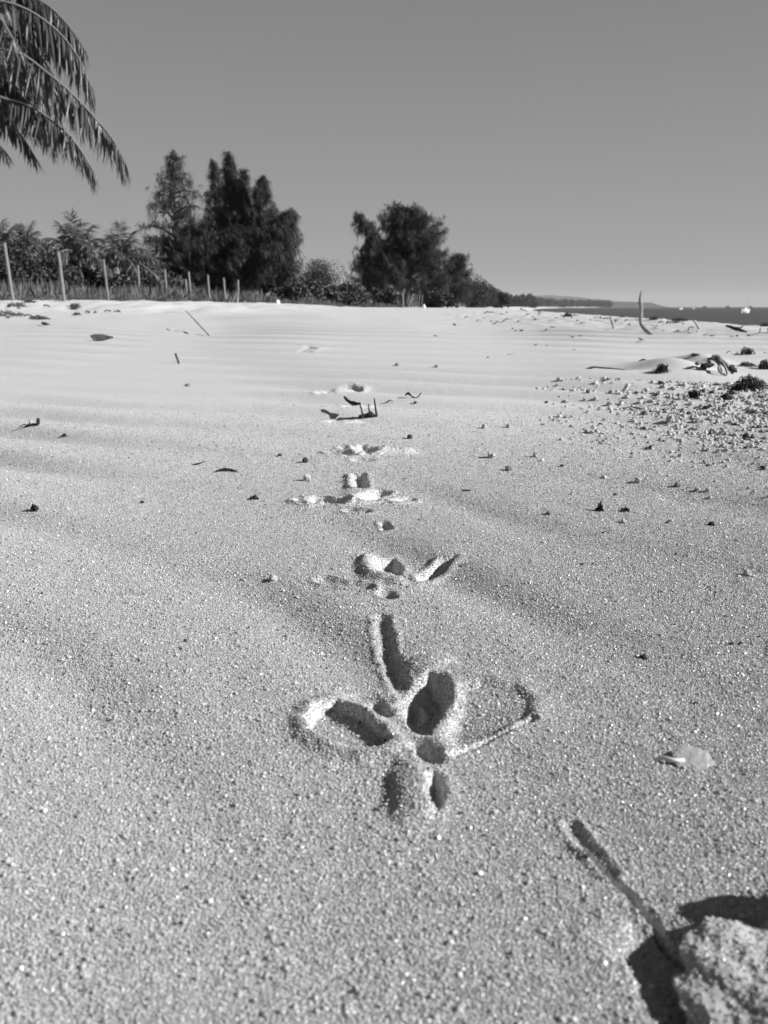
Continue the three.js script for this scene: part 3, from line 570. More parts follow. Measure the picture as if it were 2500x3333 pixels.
[[1313, 999, 1310, 958, 64, 6], [1340, 998, 1344, 955, 65, 3.2], [1348, 998, 1351, 957, 65, 3], [1355, 998, 1358, 958, 65, 3], [1362, 998, 1367, 957, 65, 3], [1371, 997, 1376, 960, 65, 3]].forEach(([a, b, c, e, d, w], i) => post(`${NTH[i]} pale picket from the left under the big round she-oak`, a, b, c, e, d, w, 'picket', 'picket', 'thin pickets under the round tree'));
post('thick slanting prop beside the pickets under the round she-oak', 1326, 999, 1345, 955, 64, 6, 'prop', 'post', undefined);
function block(label, u, v, d, w, h) { const b = at(u, 1000, d); b.y = H(b.x, d); const g = stone(1, u, w * d / F * 0.5, h * d / F, w * d / F * 0.5, 2, 0.16); return single('white_lump', label, 'lump', g, M.hull, b); }
block('small bright white lump at the sand edge under the tall clump', 905, 1005, 46, 14, 11);
block('small white lump beside the pickets of the round tree', 1380, 1000, 62, 10, 11);

// ---------------------------------------------------------------- boats
function boat(label, u, d, len, opt = {}) {
  const p = at(u, 1000, d), t = thing('boat', label, 'boat', V(p.x, -2.4, -d), 'boats at anchor'); t.rotation.y = opt.turn ?? 0.2;
  const n = 12, pos = [], idx = [], B = len * 0.15, D = len * (opt.free ?? 0.2);
  for (let i = 0; i <= n; i++) { const s = i / n, x = (s - 0.5) * len, w = B * Math.pow(Math.sin(Math.PI * Math.min(1, 0.12 + 0.88 * s * 0.98)), 0.6), sh = D * (1 + 0.35 * (2 * s - 1) ** 2); pos.push(x, sh, -w, x * 0.94, -0.1, -w * 0.45, x * 0.94, -0.1, w * 0.45, x, sh, w, x, sh * 0.86, 0); }
  for (let i = 0; i < n; i++) for (let k = 0; k < 5; k++) { const a = i * 5 + k, b = i * 5 + (k + 1) % 5; idx.push(a, b, a + 5, b, b + 5, a + 5); }
  for (const r of [0, n]) for (let k = 0; k < 4; k++) idx.push(r * 5 + 4, r * 5 + k, r * 5 + (k + 1) % 4);
  const g = new THREE.BufferGeometry(); g.setAttribute('position', new THREE.Float32BufferAttribute(pos, 3)); g.setIndex(idx); g.computeVertexNormals();
  mesh('hull', g, opt.dark ? M.hullDark : M.hull, t);
  if (opt.cabin) { const c = mesh('cabin', new THREE.BoxGeometry(len * 0.34, D * 0.7, B * 1.1), opt.dark ? M.hullDark : M.hull, t); c.position.set(len * 0.02, D * 1.3, 0); const m = mesh('outboard_motor', tube([V(0, 0, 0), V(0, D * 0.9, 0), V(0, D * 1.2, 0)], [B * 0.25, B * 0.4, B * 0.2], 6), M.hullDark, t); m.position.set(-len * 0.56, D * 0.2, 0); }
  for (const [x, h] of opt.masts ?? []) mesh('mast', tube([V(x * len, D, 0), V(x * len + h * len * 0.06, h * len, 0)], [len * 0.008, len * 0.005], 5), M.bark, t);
}
boat('bright white boat with two thin masts, nearest at the right', 2428, 330, 3.9, { free: 0.34, cabin: true, masts: [[-0.12, 1.7], [0.3, 1.6]] });
boat('small white boat left of the one with masts', 2217, 720, 3.6, { free: 0.3, cabin: true });
boat('tiny white boat just right of the small white one', 2258, 950, 3.2, { free: 0.28 });
boat('dark speck of a boat at the horizon right of the white ones', 2295, 1500, 8, { dark: true, free: 0.3, cabin: true });
boat('dark speck of a boat at the horizon midway to the masts', 2370, 1500, 8, { dark: true, free: 0.35, cabin: true });
boat('dark speck of a boat on the horizon behind the masts', 2445, 1500, 7, { dark: true, free: 0.35, cabin: true });

// ---------------------------------------------------------------- driftwood
{
  const D = -onSand(2118, 1088).z, L = (u, v, dz = 0) => at(u, v, D + dz), b = L(2122, 1086, -0.1); const o = b.clone();
  const pts = curve([L(2128, 1094, -0.06), L(2112, 1081, -0.04), L(2097, 1068, -0.02), L(2087, 1050), L(2086, 1040), L(2086, 1025), L(2087, 1005), L(2085, 985), L(2084, 970), L(2086, 958), L(2087, 946)].map(p => p.sub(o)), 34);
  single('driftwood_stake', 'bleached crooked driftwood stake standing upright before the sea', 'driftwood', tube(pts, pts.map((_, i) => 6.4 * D / F * (i < 8 ? 0.8 + 0.06 * i : i < 24 ? 1.0 : i < 26 ? 0.9 : mix(0.62, 0.25, (i - 26) / 8))), 11, 0.14, 4), M.paleWood, o);
}
function stick(name, label, cat, pts, radii, mat, group, n = 16) {       // pts: photograph points with an offset in distance
  const low = pts.reduce((a, b) => b[1] > a[1] ? b : a), o = onSand(low[0], low[1], -0.001), d = -o.z;
  const c = curve(pts.map(([u, v, dz = 0]) => at(u, v, d + dz).sub(o)), n);
  return single(name, label, cat, tube(c, c.map((_, i) => { const f = i / n * (radii.length - 1), k = Math.min(radii.length - 2, Math.floor(f)); return mix(radii[k], radii[k + 1], f - k) * d / F; }), 7, 0.3, pts[0][0] * 0.13), mat, o, group);
}
function raised(name, label, cat, base, pts, radii, mat, group, wob = 0.15) {     // stands up at one distance: pts in photograph points
  const o = onSand(base[0], base[1], -0.004), d = -o.z, c = curve(pts.map(([u, v, dz = 0]) => at(u, v, d + dz).sub(o)), 12);
  return single(name, label, cat, tube(c, c.map((_, i) => mix(radii[0], radii[1], i / 12)), 6, wob, base[0]), mat, o, group);
}
stick('twig', 'long thin pole leaning out of the sand below the tall clump', 'stick', [[604, 1011, 1.2], [640, 1048, 0.5], [682, 1093]], [1.8, 2.6, 2.0], M.paleWood);
raised('twig', 'short slanting stick standing in the rippled sand at left', 'stick', [583, 1184], [[583, 1186], [577, 1168], [570, 1150]], [0.003, 0.0035], M.midWood);
stick('twig', 'long low branch with a bump lying on the right sand', 'stick', [[1846, 1208], [1885, 1207, 0.02], [1915, 1201, 0.02], [1930, 1195, 0.02], [1960, 1197, 0.03], [2000, 1199, 0.04], [2048, 1206, 0.02]], [1.0, 2.0, 4.5, 3.2, 2.6, 1.8, 0.8], M.darkWood);
stick('twig', 'arched little twig just left above the sand heap', 'stick', [[2056, 1186], [2075, 1178, 0.02], [2095, 1171, 0.02], [2110, 1175, 0.01]], [1.0, 2.4, 3.2, 1.6], M.darkWood);
raised('twig', 'thin dark twig leaning just left of the driftwood stake', 'stick', [1998, 1072], [[1998, 1072], [1992, 1052], [1986, 1030]], [0.0034, 0.0026], M.darkWood);
raised('twig', 'first of two leaning dark twigs right of the stake', 'stick', [2275, 1070], [[2276, 1072], [2266, 1055], [2255, 1040]], [0.003, 0.002], M.darkWood);
stick('twig', 'thick dark stick lying aslant in the wrack at right', 'stick', [[2366, 1060, 0.1], [2395, 1069, 0.05], [2432, 1081]], [3.5, 5.5, 2.5], M.darkWood);
stick('twig', 'shorter stick crossing the thick dark one in the wrack', 'stick', [[2402, 1074], [2412, 1066], [2422, 1059]], [3, 2, 1.2], M.darkWood);
{ const o = onSand(2248, 1078), k = -o.z / F, pts = [...Array(19).keys()].map(i => V(8.5 * k * Math.cos(i / 18 * 5.2 + 0.6), 8.5 * k * (0.6 + Math.sin(i / 18 * 5.2 + 0.6)), 5 * k * Math.sin(i * 0.3))); single('vine_loop', 'small ring of dry vine right of the driftwood stake', 'vine', tube(pts, 1.3 * k, 6, 0.3), M.darkWood, o); }
{ const o = onSand(2484, 1084), k = -o.z / F, pts = [...Array(25).keys()].map(i => V(14 * k * Math.cos(i / 24 * 4.4 + 2.4), 10 * k * (0.7 + Math.sin(i / 24 * 4.4 + 2.4)), 8 * k * Math.sin(i * 0.4))); single('vine_loop', 'open loop of dry vine near the right edge of the wrack', 'vine', tube(pts, 1.5 * k, 6, 0.3), M.darkWood, o); }
stick('bark_strip', 'curved dark strip of bark on the near sand left of the prints', 'bark', [[690, 1540], [712, 1532, 0.004], [735, 1528, 0.006], [758, 1531, 0.004], [780, 1540]], [1.5, 4.5, 5.5, 4, 1.5], M.darkWood);
stick('twig', 'small straight twig left above the curved bark strip', 'stick', [[624, 1514], [645, 1509], [663, 1503]], [3.2, 2.2, 1.6], M.darkWood);
{ const o = onSand(105, 1388), r = 0.9; const t = thing('hooked_twig', 'hooked dark twig at the left edge of the rippled sand', 'twig', o); t.scale.setScalar(0.48); mesh('stem', tube(curve([V(-0.022, -0.003, 0), V(-0.008, 0.004, 0.004), V(0.004, 0.006, 0), V(0.014, 0.004, 0), V(0.020, 0.024, 0)], 12), [0.003, 0.003, 0.004, 0.004, 0.003, 0.003, 0.003, 0.0035, 0.004, 0.004, 0.005, 0.005, 0.003], 6, 0.2), M.darkWood, t); mesh('side_shoot', tube([V(-0.006, 0.004, 0), V(-0.008, 0.012, 0), V(-0.007, 0.02, 0)], [0.002, 0.0012, 0.0005], 5), M.darkWood, t); mesh('side_shoot', tube([V(-0.012, 0.002, 0), V(-0.02, 0.006, 0.01), V(-0.03, 0.001, 0.016)], [0.002, 0.002, 0.001], 5), M.darkWood, t); }
{ // thorny twig with three upright prongs
  const o = onSand(1190, 1362), d = -o.z, L = (u, v, dz = 0) => at(u, v, d + dz).sub(o), t = thing('thorny_twig', 'dark twig with three upright prongs among the prints', 'twig', o);
  const s = curve([L(1098, 1368, -0.01), L(1120, 1366), L(1150, 1369), L(1170, 1364), L(1185, 1354), L(1205, 1351), L(1228, 1355)], 22);
  mesh('stem', tube(s, s.map((_, i) => i < 3 ? 0.002 + 0.0012 * i : 0.0042 + 0.0014 * Math.sin(i * 1.1)), 7, 0.25), M.darkWood, t);
  mesh('prong', tube(curve([L(1181, 1352), L(1176, 1330), L(1170, 1312)], 5), [0.0018, 0.0016, 0.0015, 0.0014, 0.0012, 0.0008], 6), M.midWood, t);
  mesh('prong', tube(curve([L(1204, 1348), L(1201, 1330), L(1199, 1315)], 5), [0.0018, 0.0016, 0.0014, 0.0013, 0.0012, 0.0008], 6), M.midWood, t);
  mesh('prong', tube(curve([L(1226, 1354), L(1222, 1325), L(1218, 1296)], 5), [0.0022, 0.0020, 0.0018, 0.0016, 0.0014, 0.001], 6), M.midWood, t);
  mesh('side_shoot', tube(curve([L(1172, 1313), L(1150, 1313, 0.02), L(1132, 1304, 0.03), L(1120, 1290, 0.05)], 9), [0.0018, 0.002, 0.0035, 0.004, 0.003, 0.0025, 0.002, 0.0025, 0.002, 0.001], 6, 0.2), M.darkWood, t);
}
stick('twig', 'fine crooked twig right of the pronged twig', 'stick', [[1232, 1316], [1255, 1311], [1268, 1303], [1280, 1306]], [0.8, 1.6, 2.2, 1.0], M.midWood);
stick('twig', 'small forked dark twig right above the pronged twig', 'stick', [[1318, 1287], [1328, 1280], [1340, 1289], [1352, 1296], [1360, 1292], [1372, 1277]], [1.5, 5, 2.4, 3.4, 2, 0.8], M.darkWood);
{ const o = onSand(330, 1110), f = new THREE.Shape([[-0.11, 0.02], [-0.06, 0.035], [0.02, 0.03], [0.12, 0.004], [0.05, -0.02], [-0.06, -0.04]].map(p => new THREE.Vector2(p[0], p[1]))), g = new THREE.ExtrudeGeometry(f, { depth: 0.012, bevelEnabled: true, bevelSize: 0.004, bevelThickness: 0.003, bevelSegments: 2 }); g.rotateX(-0.62); g.scale(0.4, 0.4, 0.4); single('bark_slab', 'flat wedge of dark bark tilted on the far left sand', 'bark', g, M.midWood, o.add(V(0, 0.012, 0))); }
stick('twig', 'short dark stick on the far left sand below the second post', 'stick', [[135, 1050], [148, 1054], [162, 1058]], [3.5, 5, 2.5], M.darkWood);
const brush = [];
// scattered twigs of the wrack line
{
  const ORD = ['', ...'first second third fourth fifth sixth seventh eighth ninth tenth eleventh twelfth thirteenth fourteenth fifteenth sixteenth seventeenth eighteenth nineteenth twentieth'.split(' ')]; for (const t of ['twenty', 'thirty', 'forty']) for (let i = 1; i < 10; i++) ORD.push(t + '-' + ORD[i]);
  const r = rngOf(61), list = [[1700, 1012], [1720, 1024], [1735, 1034], [1745, 1042], [1830, 1028], [1845, 1032], [1862, 1034], [1690, 1046], [1655, 1046], [1640, 1044], [1600, 1046], [1560, 1048], [1680, 1078], [1670, 1070], [1700, 1078], [1780, 1076], [1800, 1066], [1745, 1124], [1780, 1126], [1865, 1098], [1890, 1095], [1870, 1140], [1940, 1036], [1955, 1020], [2010, 1050], [2025, 1052], [2045, 1045], [2050, 1058], [2140, 1062], [2130, 1035], [2150, 1032], [2170, 1034], [2200, 1036], [2215, 1046], [2225, 1056], [2190, 1042], [2300, 1040], [2320, 1044], [2330, 1046], [2390, 1040], [2405, 1044], [2420, 1046], [2440, 1050], [2455, 1054], [2350, 1042], [2300, 1092], [2320, 1094], [2385, 1100], [2400, 1096], [2250, 1088], [2270, 1082], [2210, 1082], [2085, 1104], [2090, 1114], [2480, 1046], [2370, 1038], [2135, 1070], [2160, 1076], [1590, 1020], [1620, 1056], [1520, 1036], [1480, 1060], [1420, 1096], [2490, 1150], [2375, 1150], [2400, 1153], [1660, 1156], [1590, 1165]];
  for (let i = 0; i < 55; i++) { const u = 1560 + 940 * Math.pow(r(), 0.7); list.push([u, mix(1012, 1034, (u - 1560) / 940) + 46 * r() * r()]); }
  list.sort((a, b) => a[0] - b[0]);
  const marks = [[0, 'the low bush at the end of the second clump'], [1725, 'the small far thicket'], [1850, 'the end of the far wood'], [1992, 'the thin leaning twig'], [2087, 'the driftwood stake'], [2248, 'the vine ring'], [2395, 'the thick wrack stick']], tally = {};
  list.forEach(([u, v], i) => {
    const o = onSand(u, v), d = -o.z, L = (6 + 13 * r()) * d / F, a = r() * 3.14, e = (r() - 0.45) * 1.3, arch = (r() < 0.3 ? 0.35 : 0.06) * L;
    const c = curve([V(-Math.cos(a) * L, -0.004, -Math.sin(a) * L), V(-0.35 * L, arch * 0.8 + 0.12 * L * r(), 0.2 * L * (r() - 0.5)), V(-0.1 * L, arch + 0.2 * L * r(), 0.2 * L * (r() - 0.5)), V(0.35 * L, arch * 0.7 + 0.1 * L * Math.max(0, e), 0.3 * L * (r() - 0.5)), V(Math.cos(a) * L, Math.max(-0.004, Math.sin(e) * L * 0.7), Math.sin(a) * L)], 12), w = (0.9 + 1.3 * r()) * d / F;
    const mk = [...marks].reverse().find(q => u >= q[0])[1], nth = tally[mk] = (tally[mk] ?? 0) + 1;
    single('wrack_twig', `${ORD[nth]} small wrack twig right of ${mk}`, 'twig', tube(c, c.map((_, k) => w * (0.6 + 0.8 * Math.abs(noise(k * 0.8, i * 3.3)) + (k > 6 ? -0.4 : 0.2))), 6, 0.25, i), r() < 0.75 ? M.darkWood : M.midWood, o, 'twigs of the wrack line');
  });
  const left = [[20, 1020], [45, 1024], [70, 1026], [90, 1030], [110, 1036], [25, 1036], [150, 998], [60, 1005], [30, 1000], [235, 998], [245, 1008], [255, 1024], [285, 1018], [310, 1018], [350, 1016], [385, 1016], [100, 984], [5, 1028], [125, 1034], [140, 1040]];
  left.sort((a, b) => a[0] - b[0]);
  left.forEach(([u, v], i) => {
    const o = onSand(u, v), d = -o.z, L = (9 + 17 * r()) * d / F, a = r() * 3.14;
    const c = curve([V(-Math.cos(a) * L, -0.02, -Math.sin(a) * L), V(-0.2 * L, 0.25 * L, 0.1 * L), V(0.3 * L, 0.2 * L, 0), V(Math.cos(a) * L, 0.1 * L * r(), Math.sin(a) * L)], 8);
    single('wrack_twig', `${ORD[i + 1]} dead branch from the left on the lip below the fence`, 'twig', tube(c, c.map((_, k) => (1.6 + 1.4 * Math.abs(noise(k, i * 2.1))) * d / F), 6, 0.25, i), M.darkWood, o, 'dead branches below the fence');
  });
}
for (const [u, v, w, h, k, label] of [[30, 1030, 90, 22, 51, 'large brush pile at the left edge below the first post'], [130, 1040, 60, 13, 52, 'flat brush pile right of the large one on the sand lip'], [55, 998, 70, 14, 53, 'brush heaped round the foot of the first post'], [246, 1004, 34, 18, 54, 'brush heaped right of the second post foot'], [250, 1026, 26, 10, 55, 'small brush scrap below the heap right of the second post'], [100, 984, 40, 9, 56, 'dark dead branch pile in the grass right of the first post']]) brush.push([label, u, v, w, h, k, { n: 34, thick: 0.7, mat: M.midWood, name: 'brush_pile', cat: 'brushwood' }]);
// pale root tangle
{
  const o = onSand(2335, 1212), d = -o.z, L = (u, v, dz = 0) => at(u, v, d + dz).sub(o), t = thing('driftwood_root', 'pale tangled root arching over the right sand heap', 'driftwood', o);
  [[[2268, 1183], [2295, 1173, 0.02], [2320, 1166, 0.03], [2345, 1170], [2365, 1185], [2378, 1206], [2390, 1222]], [[2318, 1166, 0.02], [2335, 1178], [2345, 1195], [2352, 1216]], [[2340, 1172], [2360, 1192, -0.02], [2368, 1218, -0.03]], [[2300, 1172, 0.03], [2318, 1186, 0.02], [2306, 1196, 0.0]], [[2318, 1163, 0.02], [2330, 1157, 0.02], [2342, 1160, 0.02], [2345, 1168, 0.01]], [[2352, 1180], [2340, 1200, -0.03], [2346, 1212, -0.04], [2366, 1222, -0.04]]].forEach((p, i) => { const c = curve(p.map(q => L(...q)), 14); mesh('root', tube(c, c.map((_, k) => (i ? 0.0032 : 0.0046) * (1.1 - 0.5 * k / 14)), 7, 0.25, i), M.paleWood, t); });
  [[[2280, 1196], [2300, 1190], [2325, 1186]], [[2372, 1190], [2385, 1202], [2400, 1210]]].forEach((p, i) => { const c = curve(p.map(q => L(...q)), 8); mesh('bark_scrap', tube(c, [0.002, 0.006, 0.008, 0.008, 0.007, 0.007, 0.006, 0.004, 0.002], 6, 0.4, i + 5), M.darkWood, t); });
}
// dried weed: tangles of curled ribbons
function weed(label, u, v, wpx, hpx, seed, opt = {}) {
  const o = onSand(u, v), d = -o.z, r = rngOf(seed), w = wpx * d / F, h = hpx * d / F, gs = [], n = Math.round((opt.n ?? 46) * 1.8);
  for (let i = 0; i < n; i++) {
    const x = (r() + r() - 1) * w * 0.55, z = (r() - 0.5) * w * 0.6, top = h * (0.25 + 0.75 * r()) * Math.max(0.3, 1 - (x / (w * 0.62)) ** 2), L = w * (0.06 + 0.16 * r()), a = r() * 6.28;
    const c = curve([V(x - Math.cos(a) * L, -h * 0.1, z - Math.sin(a) * L), V(x - Math.cos(a) * L * 0.4, top * 0.9, z), V(x + (r() - 0.5) * L, top, z + (r() - 0.5) * L), V(x + (r() - 0.5) * L * 1.5, top * (0.3 + r()), z + (r() - 0.5) * L), V(x + Math.cos(a) * L, top * r() * 0.9, z + Math.sin(a) * L)], 8);
    gs.push(tube(c, c.map((_, k) => Math.max(0.0005, (opt.thick ?? 1.4) * 0.62 * d / F * (0.35 + 1.1 * r()))), 4));
  }
  return single(opt.name ?? 'seaweed_clump', label, opt.cat ?? 'seaweed', mergeGeometries(gs), opt.mat ?? M.weed, o);
}
brush.forEach(a => weed(...a));
[[2130, 1040, 40, 9], [2210, 1046, 46, 10], [2335, 1046, 60, 10], [2440, 1052, 56, 9], [1850, 1030, 34, 9], [2490, 1062, 30, 12], [2380, 1282, 40, 10], [2480, 1300, 40, 12], [2300, 1330, 26, 8], [2455, 1345, 34, 8]].forEach(([u, v, w, h], i) => weed(['low weed mat in the wrack right behind the stake', 'low weed mat behind the vine ring', 'long flat weed mat left of the thick wrack stick', 'flat weed mat right of the thick wrack stick', 'small weed mat on the far wrack left of the stake', 'weed mat at the right edge of the wrack', 'weed scrap below the largest weed heap', 'weed scrap at the right edge below the largest heap', 'weed scrap in the middle of the rubble', 'weed scrap in the right rubble'][i], u, v, w, h, 80 + i, { n: 22, thick: 1.1 }));
weed('dark weed tuft hanging over the left end of the sand heap', 2155, 1214, 48, 26, 1);
weed('large black heap of dried weed at the right edge', 2438, 1268, 105, 42, 2, { n: 90 });
weed('dark weed heap left of the largest one, below the heap of sand', 2258, 1296, 44, 26, 3);
weed('small dark weed patch between the two lower weed heaps', 2362, 1302, 36, 20, 4);
weed('arched dark weed strip behind the root tangle', 2432, 1152, 54, 22, 5, { n: 30 });
weed('dark weed mass cut by the right edge behind the root tangle', 2490, 1202, 44, 30, 6);
weed('thin row of weed scraps left of the right-edge mass', 2430, 1192, 60, 14, 7, { n: 20 });
weed('dark weed scrap on the upper sand above the root tangle', 2262, 1160, 34, 8, 8, { n: 16 });
weed('small dark weed ball on the left near sand', 112, 1664, 26, 20, 9, { n: 26, thick: 1.6 });
weed('dark frayed weed bit right of the curved bark strip', 828, 1626, 28, 16, 10, { n: 20, thick: 1.6 });
weed('upright dark weed bit in the right sand, left of a pair', 1953, 1664, 26, 28, 11, { n: 22, thick: 1.8 });
weed('flat dark weed bit, right of the pair on the right sand', 2036, 1668, 34, 14, 12, { n: 18, thick: 1.8 });
weed('little dark weed bit low on the right sand with a pale rim', 2316, 1714, 22, 14, 13, { n: 16, thick: 1.8 });
weed('small dark weed scrap left of the crack on the right', 2092, 2144, 30, 14, 14, { n: 14, thick: 2.4 });
weed('tiny dark scrap on the left sand below the prints', 462, 1641, 14, 8, 15, { n: 10, thick: 1.6 });
weed('tiny scrap with a pale grain, far left below the hooked twig', 214, 1424, 20, 8, 16, { n: 10 });
weed('thin weed strand lump at the foot of the sand heap', 2150, 1252, 26, 10, 17, { n: 12 });
stick('twig', 'short bent black twig on the sand right of the crack', 'stick', [[2364, 2098], [2384, 2094], [2395, 2100], [2416, 2090]], [2, 5, 4, 4], M.black);
{ const w = [[2326, 1890], [2328, 1935], [2298, 1985], [2282, 1996], [2262, 2012], [2252, 2045], [2232, 2092]].map(q => onSand(q[0], q[1], 0.0002)), o = w[0].clone(), c = curve(w.map(p => p.sub(o)), 40); for (const p of c) p.y = H(p.x + o.x, -p.z - o.z) - o.y + 0.0006 * noise(p.z * 160, 3); single('crack_strand', 'thin crooked dark strand added in place of a crack in the sand near the right edge', 'root', tube(c, c.map((_, i) => 0.00035 + 0.0003 * Math.abs(noise(i * 0.45, 2))), 6, 0.4), M.darkWood, o); }  // dark strand added to draw the line of a crack in the crust
{ const o = onSand(2436, 1428), d = -o.z, k = d / F; const g = mergeGeometries([stone(11 * k, 3, 1.3, 0.9, 0.9, 3, 0.3).translate(-6 * k, 6 * k, 0), stone(9 * k, 5, 1.1, 0.8, 0.8, 3, 0.3).translate(12 * k, 4 * k, 0)]); single('black_lump', 'glossy black lump among the crumbs at the right edge', 'lump', g, M.black, o); }
// pebbles and shells
const pebbleList = [
  [890, 1892, 14, 13, 0.55, 'round pale pebble left of the second print with a long shadow'], [1000, 1566, 13, 14, 0.55, 'pale pebble left of the third print casting a long shadow'], [994, 1506, 9, 11, 0.03, 'black-backed shell bit left of the third print'], [911, 1486, 7, 6, 0.03, 'tiny black pebble left of the fourth print'], [1334, 1428, 9, 9, 0.04, 'dark little pebble right above the fourth print'], [1576, 1396, 8, 9, 0.35, 'left of two small pebbles on the right rippled sand'], [1656, 1391, 8, 8, 0.35, 'right of two small pebbles on the right rippled sand'], [1600, 1490, 13, 14, 0.6, 'pointed pale shell with the longest shadow on the right sand'], [1656, 1534, 12, 12, 0.3, 'grey crumb below the pointed pale shell'], [1742, 1488, 8, 12, 0.45, 'narrow crumb right of the pointed pale shell'], [2076, 1574, 11, 11, 0.4, 'squarish crumb in the middle of the right sand'], [2206, 1584, 11, 9, 0.22, 'dark grey crumb right of the squarish one'], [1788, 1676, 9, 9, 0.3, 'small crumb left of the pair of weed bits'], [2434, 1874, 14, 14, 0.6, 'pale crumb near the right edge with a shadow to its left'], [1352, 1316, 5, 5, 0.05, 'tiny dark bit beside the pronged twig'], [2030, 1705, 10, 8, 0.4, 'low crumb below the pair of weed bits'], [2270, 1600, 9, 9, 0.4, 'crumb right of the dark grey one'], [2304, 1600, 8, 9, 0.4, 'second crumb right of the dark grey one'], [1420, 1196, 6, 5, 0.3, 'small pebble alone on the far middle sand'], [1292, 1192, 6, 5, 0.12, 'dark little pebble on the far middle sand'], [610, 1257, 8, 6, 0.12, 'small dark stone on the left rippled sand'], [2182, 1378, 14, 15, 0.55, 'biggest crumb at the edge of the rubble'], [1985, 1320, 9, 9, 0.5, 'pale crumb at the left edge of the rubble'], [1910, 1410, 9, 9, 0.55, 'pale crumb pair member at the left of the rubble'], [1926, 1412, 8, 7, 0.55, 'second pale crumb of the pair left of the rubble'], [1860, 1390, 7, 6, 0.4, 'tiny crumb left of the pale pair'], [2100, 1350, 9, 9, 0.3, 'dark-sided crumb inside the left rubble']];
pebbleList.forEach(([u, v, rx, ry, tone, label], i) => { const o = onSand(u, v), k = -o.z / F; const m = tone < 0.06 ? M.stoneDark : tone < 0.35 ? (M.stoneMid ??= new THREE.MeshStandardMaterial({ color: grey(0.15), roughness: 0.9 })) : M.stone; single('pebble', label, 'pebble', stone(1, i * 1.7 + 2, rx * k, ry * k, rx * k, 3, 0.42), m, o.add(V(0, ry * k * 0.55, 0))); });
{ const o = onSand(1520, 1598), k = -o.z / F, g = stone(1, 8, 17 * k, 2.6 * k, 9 * k, 3, 0.2); single('leaf_scrap', 'flat dark leaf scrap lying on the sand below the pointed shell', 'leaf', g, M.darkWood, o.add(V(0, 1.5 * k, 0))); }
raised('shell_sliver', 'pale upright sliver of shell standing left of the rubble', 'shell', [2028, 1281], [[2026, 1284], [2036, 1266], [2046, 1248]], [0.0045, 0.0035], M.shell, undefined, 0.3);
// crumbs of the rubble strip: loose fragments nobody could count
{
  const r = rngOf(71), g = stone(1, 4, 1, 0.8, 0.9, 1, 0.5), P = [];
  for (let i = 0; i < 26000; i++) {
    const u = 1650 + 950 * r(), v = 1262 + 620 * Math.pow(r(), 1.7), e = (u - 1650) / 850, band = Math.exp(-(((v - 1340 - 30 * e) / 95) ** 2));
    const keep = band * Math.pow(clamp(e * 1.15 + noise(u * 0.01, v * 0.02) * 0.5, 0, 1), 2.0) * 1.3 + 0.035 * clamp(e, 0, 1);
    if (r() > keep) continue;
    const [x, d] = flat(u, v), z = (1.2 + 7.5 * Math.pow(r(), 3.4)) * d / F; P.push([x, d, z]);
  }
  const im = new THREE.InstancedMesh(g, M.stone, P.length), m = new THREE.Matrix4(), q = new THREE.Quaternion(), c = new THREE.Color();
  P.forEach(([x, d, z], i) => { q.setFromEuler(new THREE.Euler(r() * 6, r() * 6, r() * 6)); im.setMatrixAt(i, m.compose(V(x, H(x, d) + z * 0.18, -d), q, V(z * (0.7 + 0.8 * r()), z, z))); const t = r(), a = t < 0.11 ? 0.12 : 0.95 + 0.5 * r(); im.setColorAt(i, c.setRGB(a, a, a)); });
  im.name = 'sand_crumbs'; im.castShadow = im.receiveShadow = true; im.userData = { kind: 'stuff', label: 'strip of loose crumbs and shell grit on the right', category: 'rubble' }; scene.add(im);
  console.log('crumbs', P.length);
}
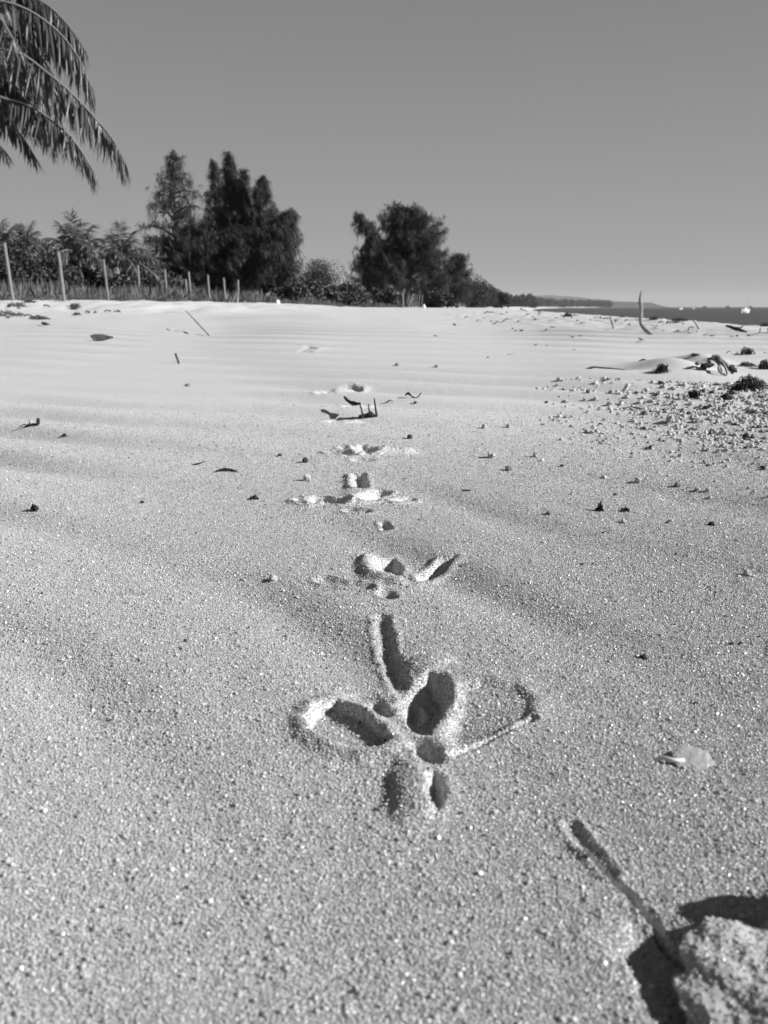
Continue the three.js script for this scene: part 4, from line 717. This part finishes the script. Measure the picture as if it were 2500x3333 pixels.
// translucent scrap with a stalk
{
  const o = onSand(2262, 2490), d = -o.z, k = Math.hypot(d, CAM_H) / F;
  const t = thing('husk', 'pale translucent husk with a curved stalk on the right sand', 'husk', o);
  const g = stone(1, 6, 62 * k, 9 * k, 52 * k, 8, 0.45); const b = mesh('body', g, M.gel, t); b.position.set(0, 7 * k, 0); b.rotation.set(0.25, -0.3, -0.1);
  const c = curve([V(-40 * k, 12 * k, 6 * k), V(-72 * k, 18 * k, 14 * k), V(-100 * k, 15 * k, -4 * k), V(-122 * k, 4 * k, -8 * k)], 10); mesh('stalk', tube(c, c.map((_, i) => mix(9, 4.5, i / 10) * k), 7, 0.1), M.shell, t);
}
// ---------------------------------------------------------------- damp sand clods at the lower right
function clod(label, u, v, rx, ry, rz, seed, lift) {
  const [x, d] = flat(u, v), g = stone(1, seed, rx, ry, rz, 14, 0.28), o = single('sand_clod', label, 'sand clod', g, M.clod, V(x, H(x, d) + lift, -d), 'broken sand clods');
  const p = g.attributes.position, nn = g.attributes.normal, P = [], r = rngOf(seed), idx = g.index, count = idx ? idx.count : p.count;
  const n = Math.round((rx * rz + rx * ry + ry * rz) * 4.2 / (0.0008 * 0.0008));
  for (let i = 0; i < n; i++) { const k = Math.floor(r() * count / 3) * 3, a = idx ? idx.getX(k) : k, b = idx ? idx.getX(k + 1) : k + 1, c = idx ? idx.getX(k + 2) : k + 2, s = r(), t = r() * (1 - s), z = 0.00088 * (0.6 + 0.6 * r()); const L = f => f.call(p, a) * (1 - s - t) + f.call(p, b) * s + f.call(p, c) * t; P.push(x + L(p.getX), o.position.y + L(p.getY), -d + L(p.getZ), z); }
  return P;
}
{
  const P = [...clod('large lit clod of damp sand in the lower right corner', 2660, 3380, 0.030, 0.0100, 0.034, 3, 0.001), ...clod('narrow clod beside the large one in the corner', 2290, 3260, 0.0040, 0.0065, 0.011, 8, 0.001), ...clod('clod just outside the right edge that shades the sand', 2720, 3030, 0.013, 0.019, 0.010, 12, 0.001)];
  console.log('clod grains', P.length / 4);
  grainCloud('clod_grains', 'loose grains sticking to the broken clods', P);
}
renderer.render(scene, camera);
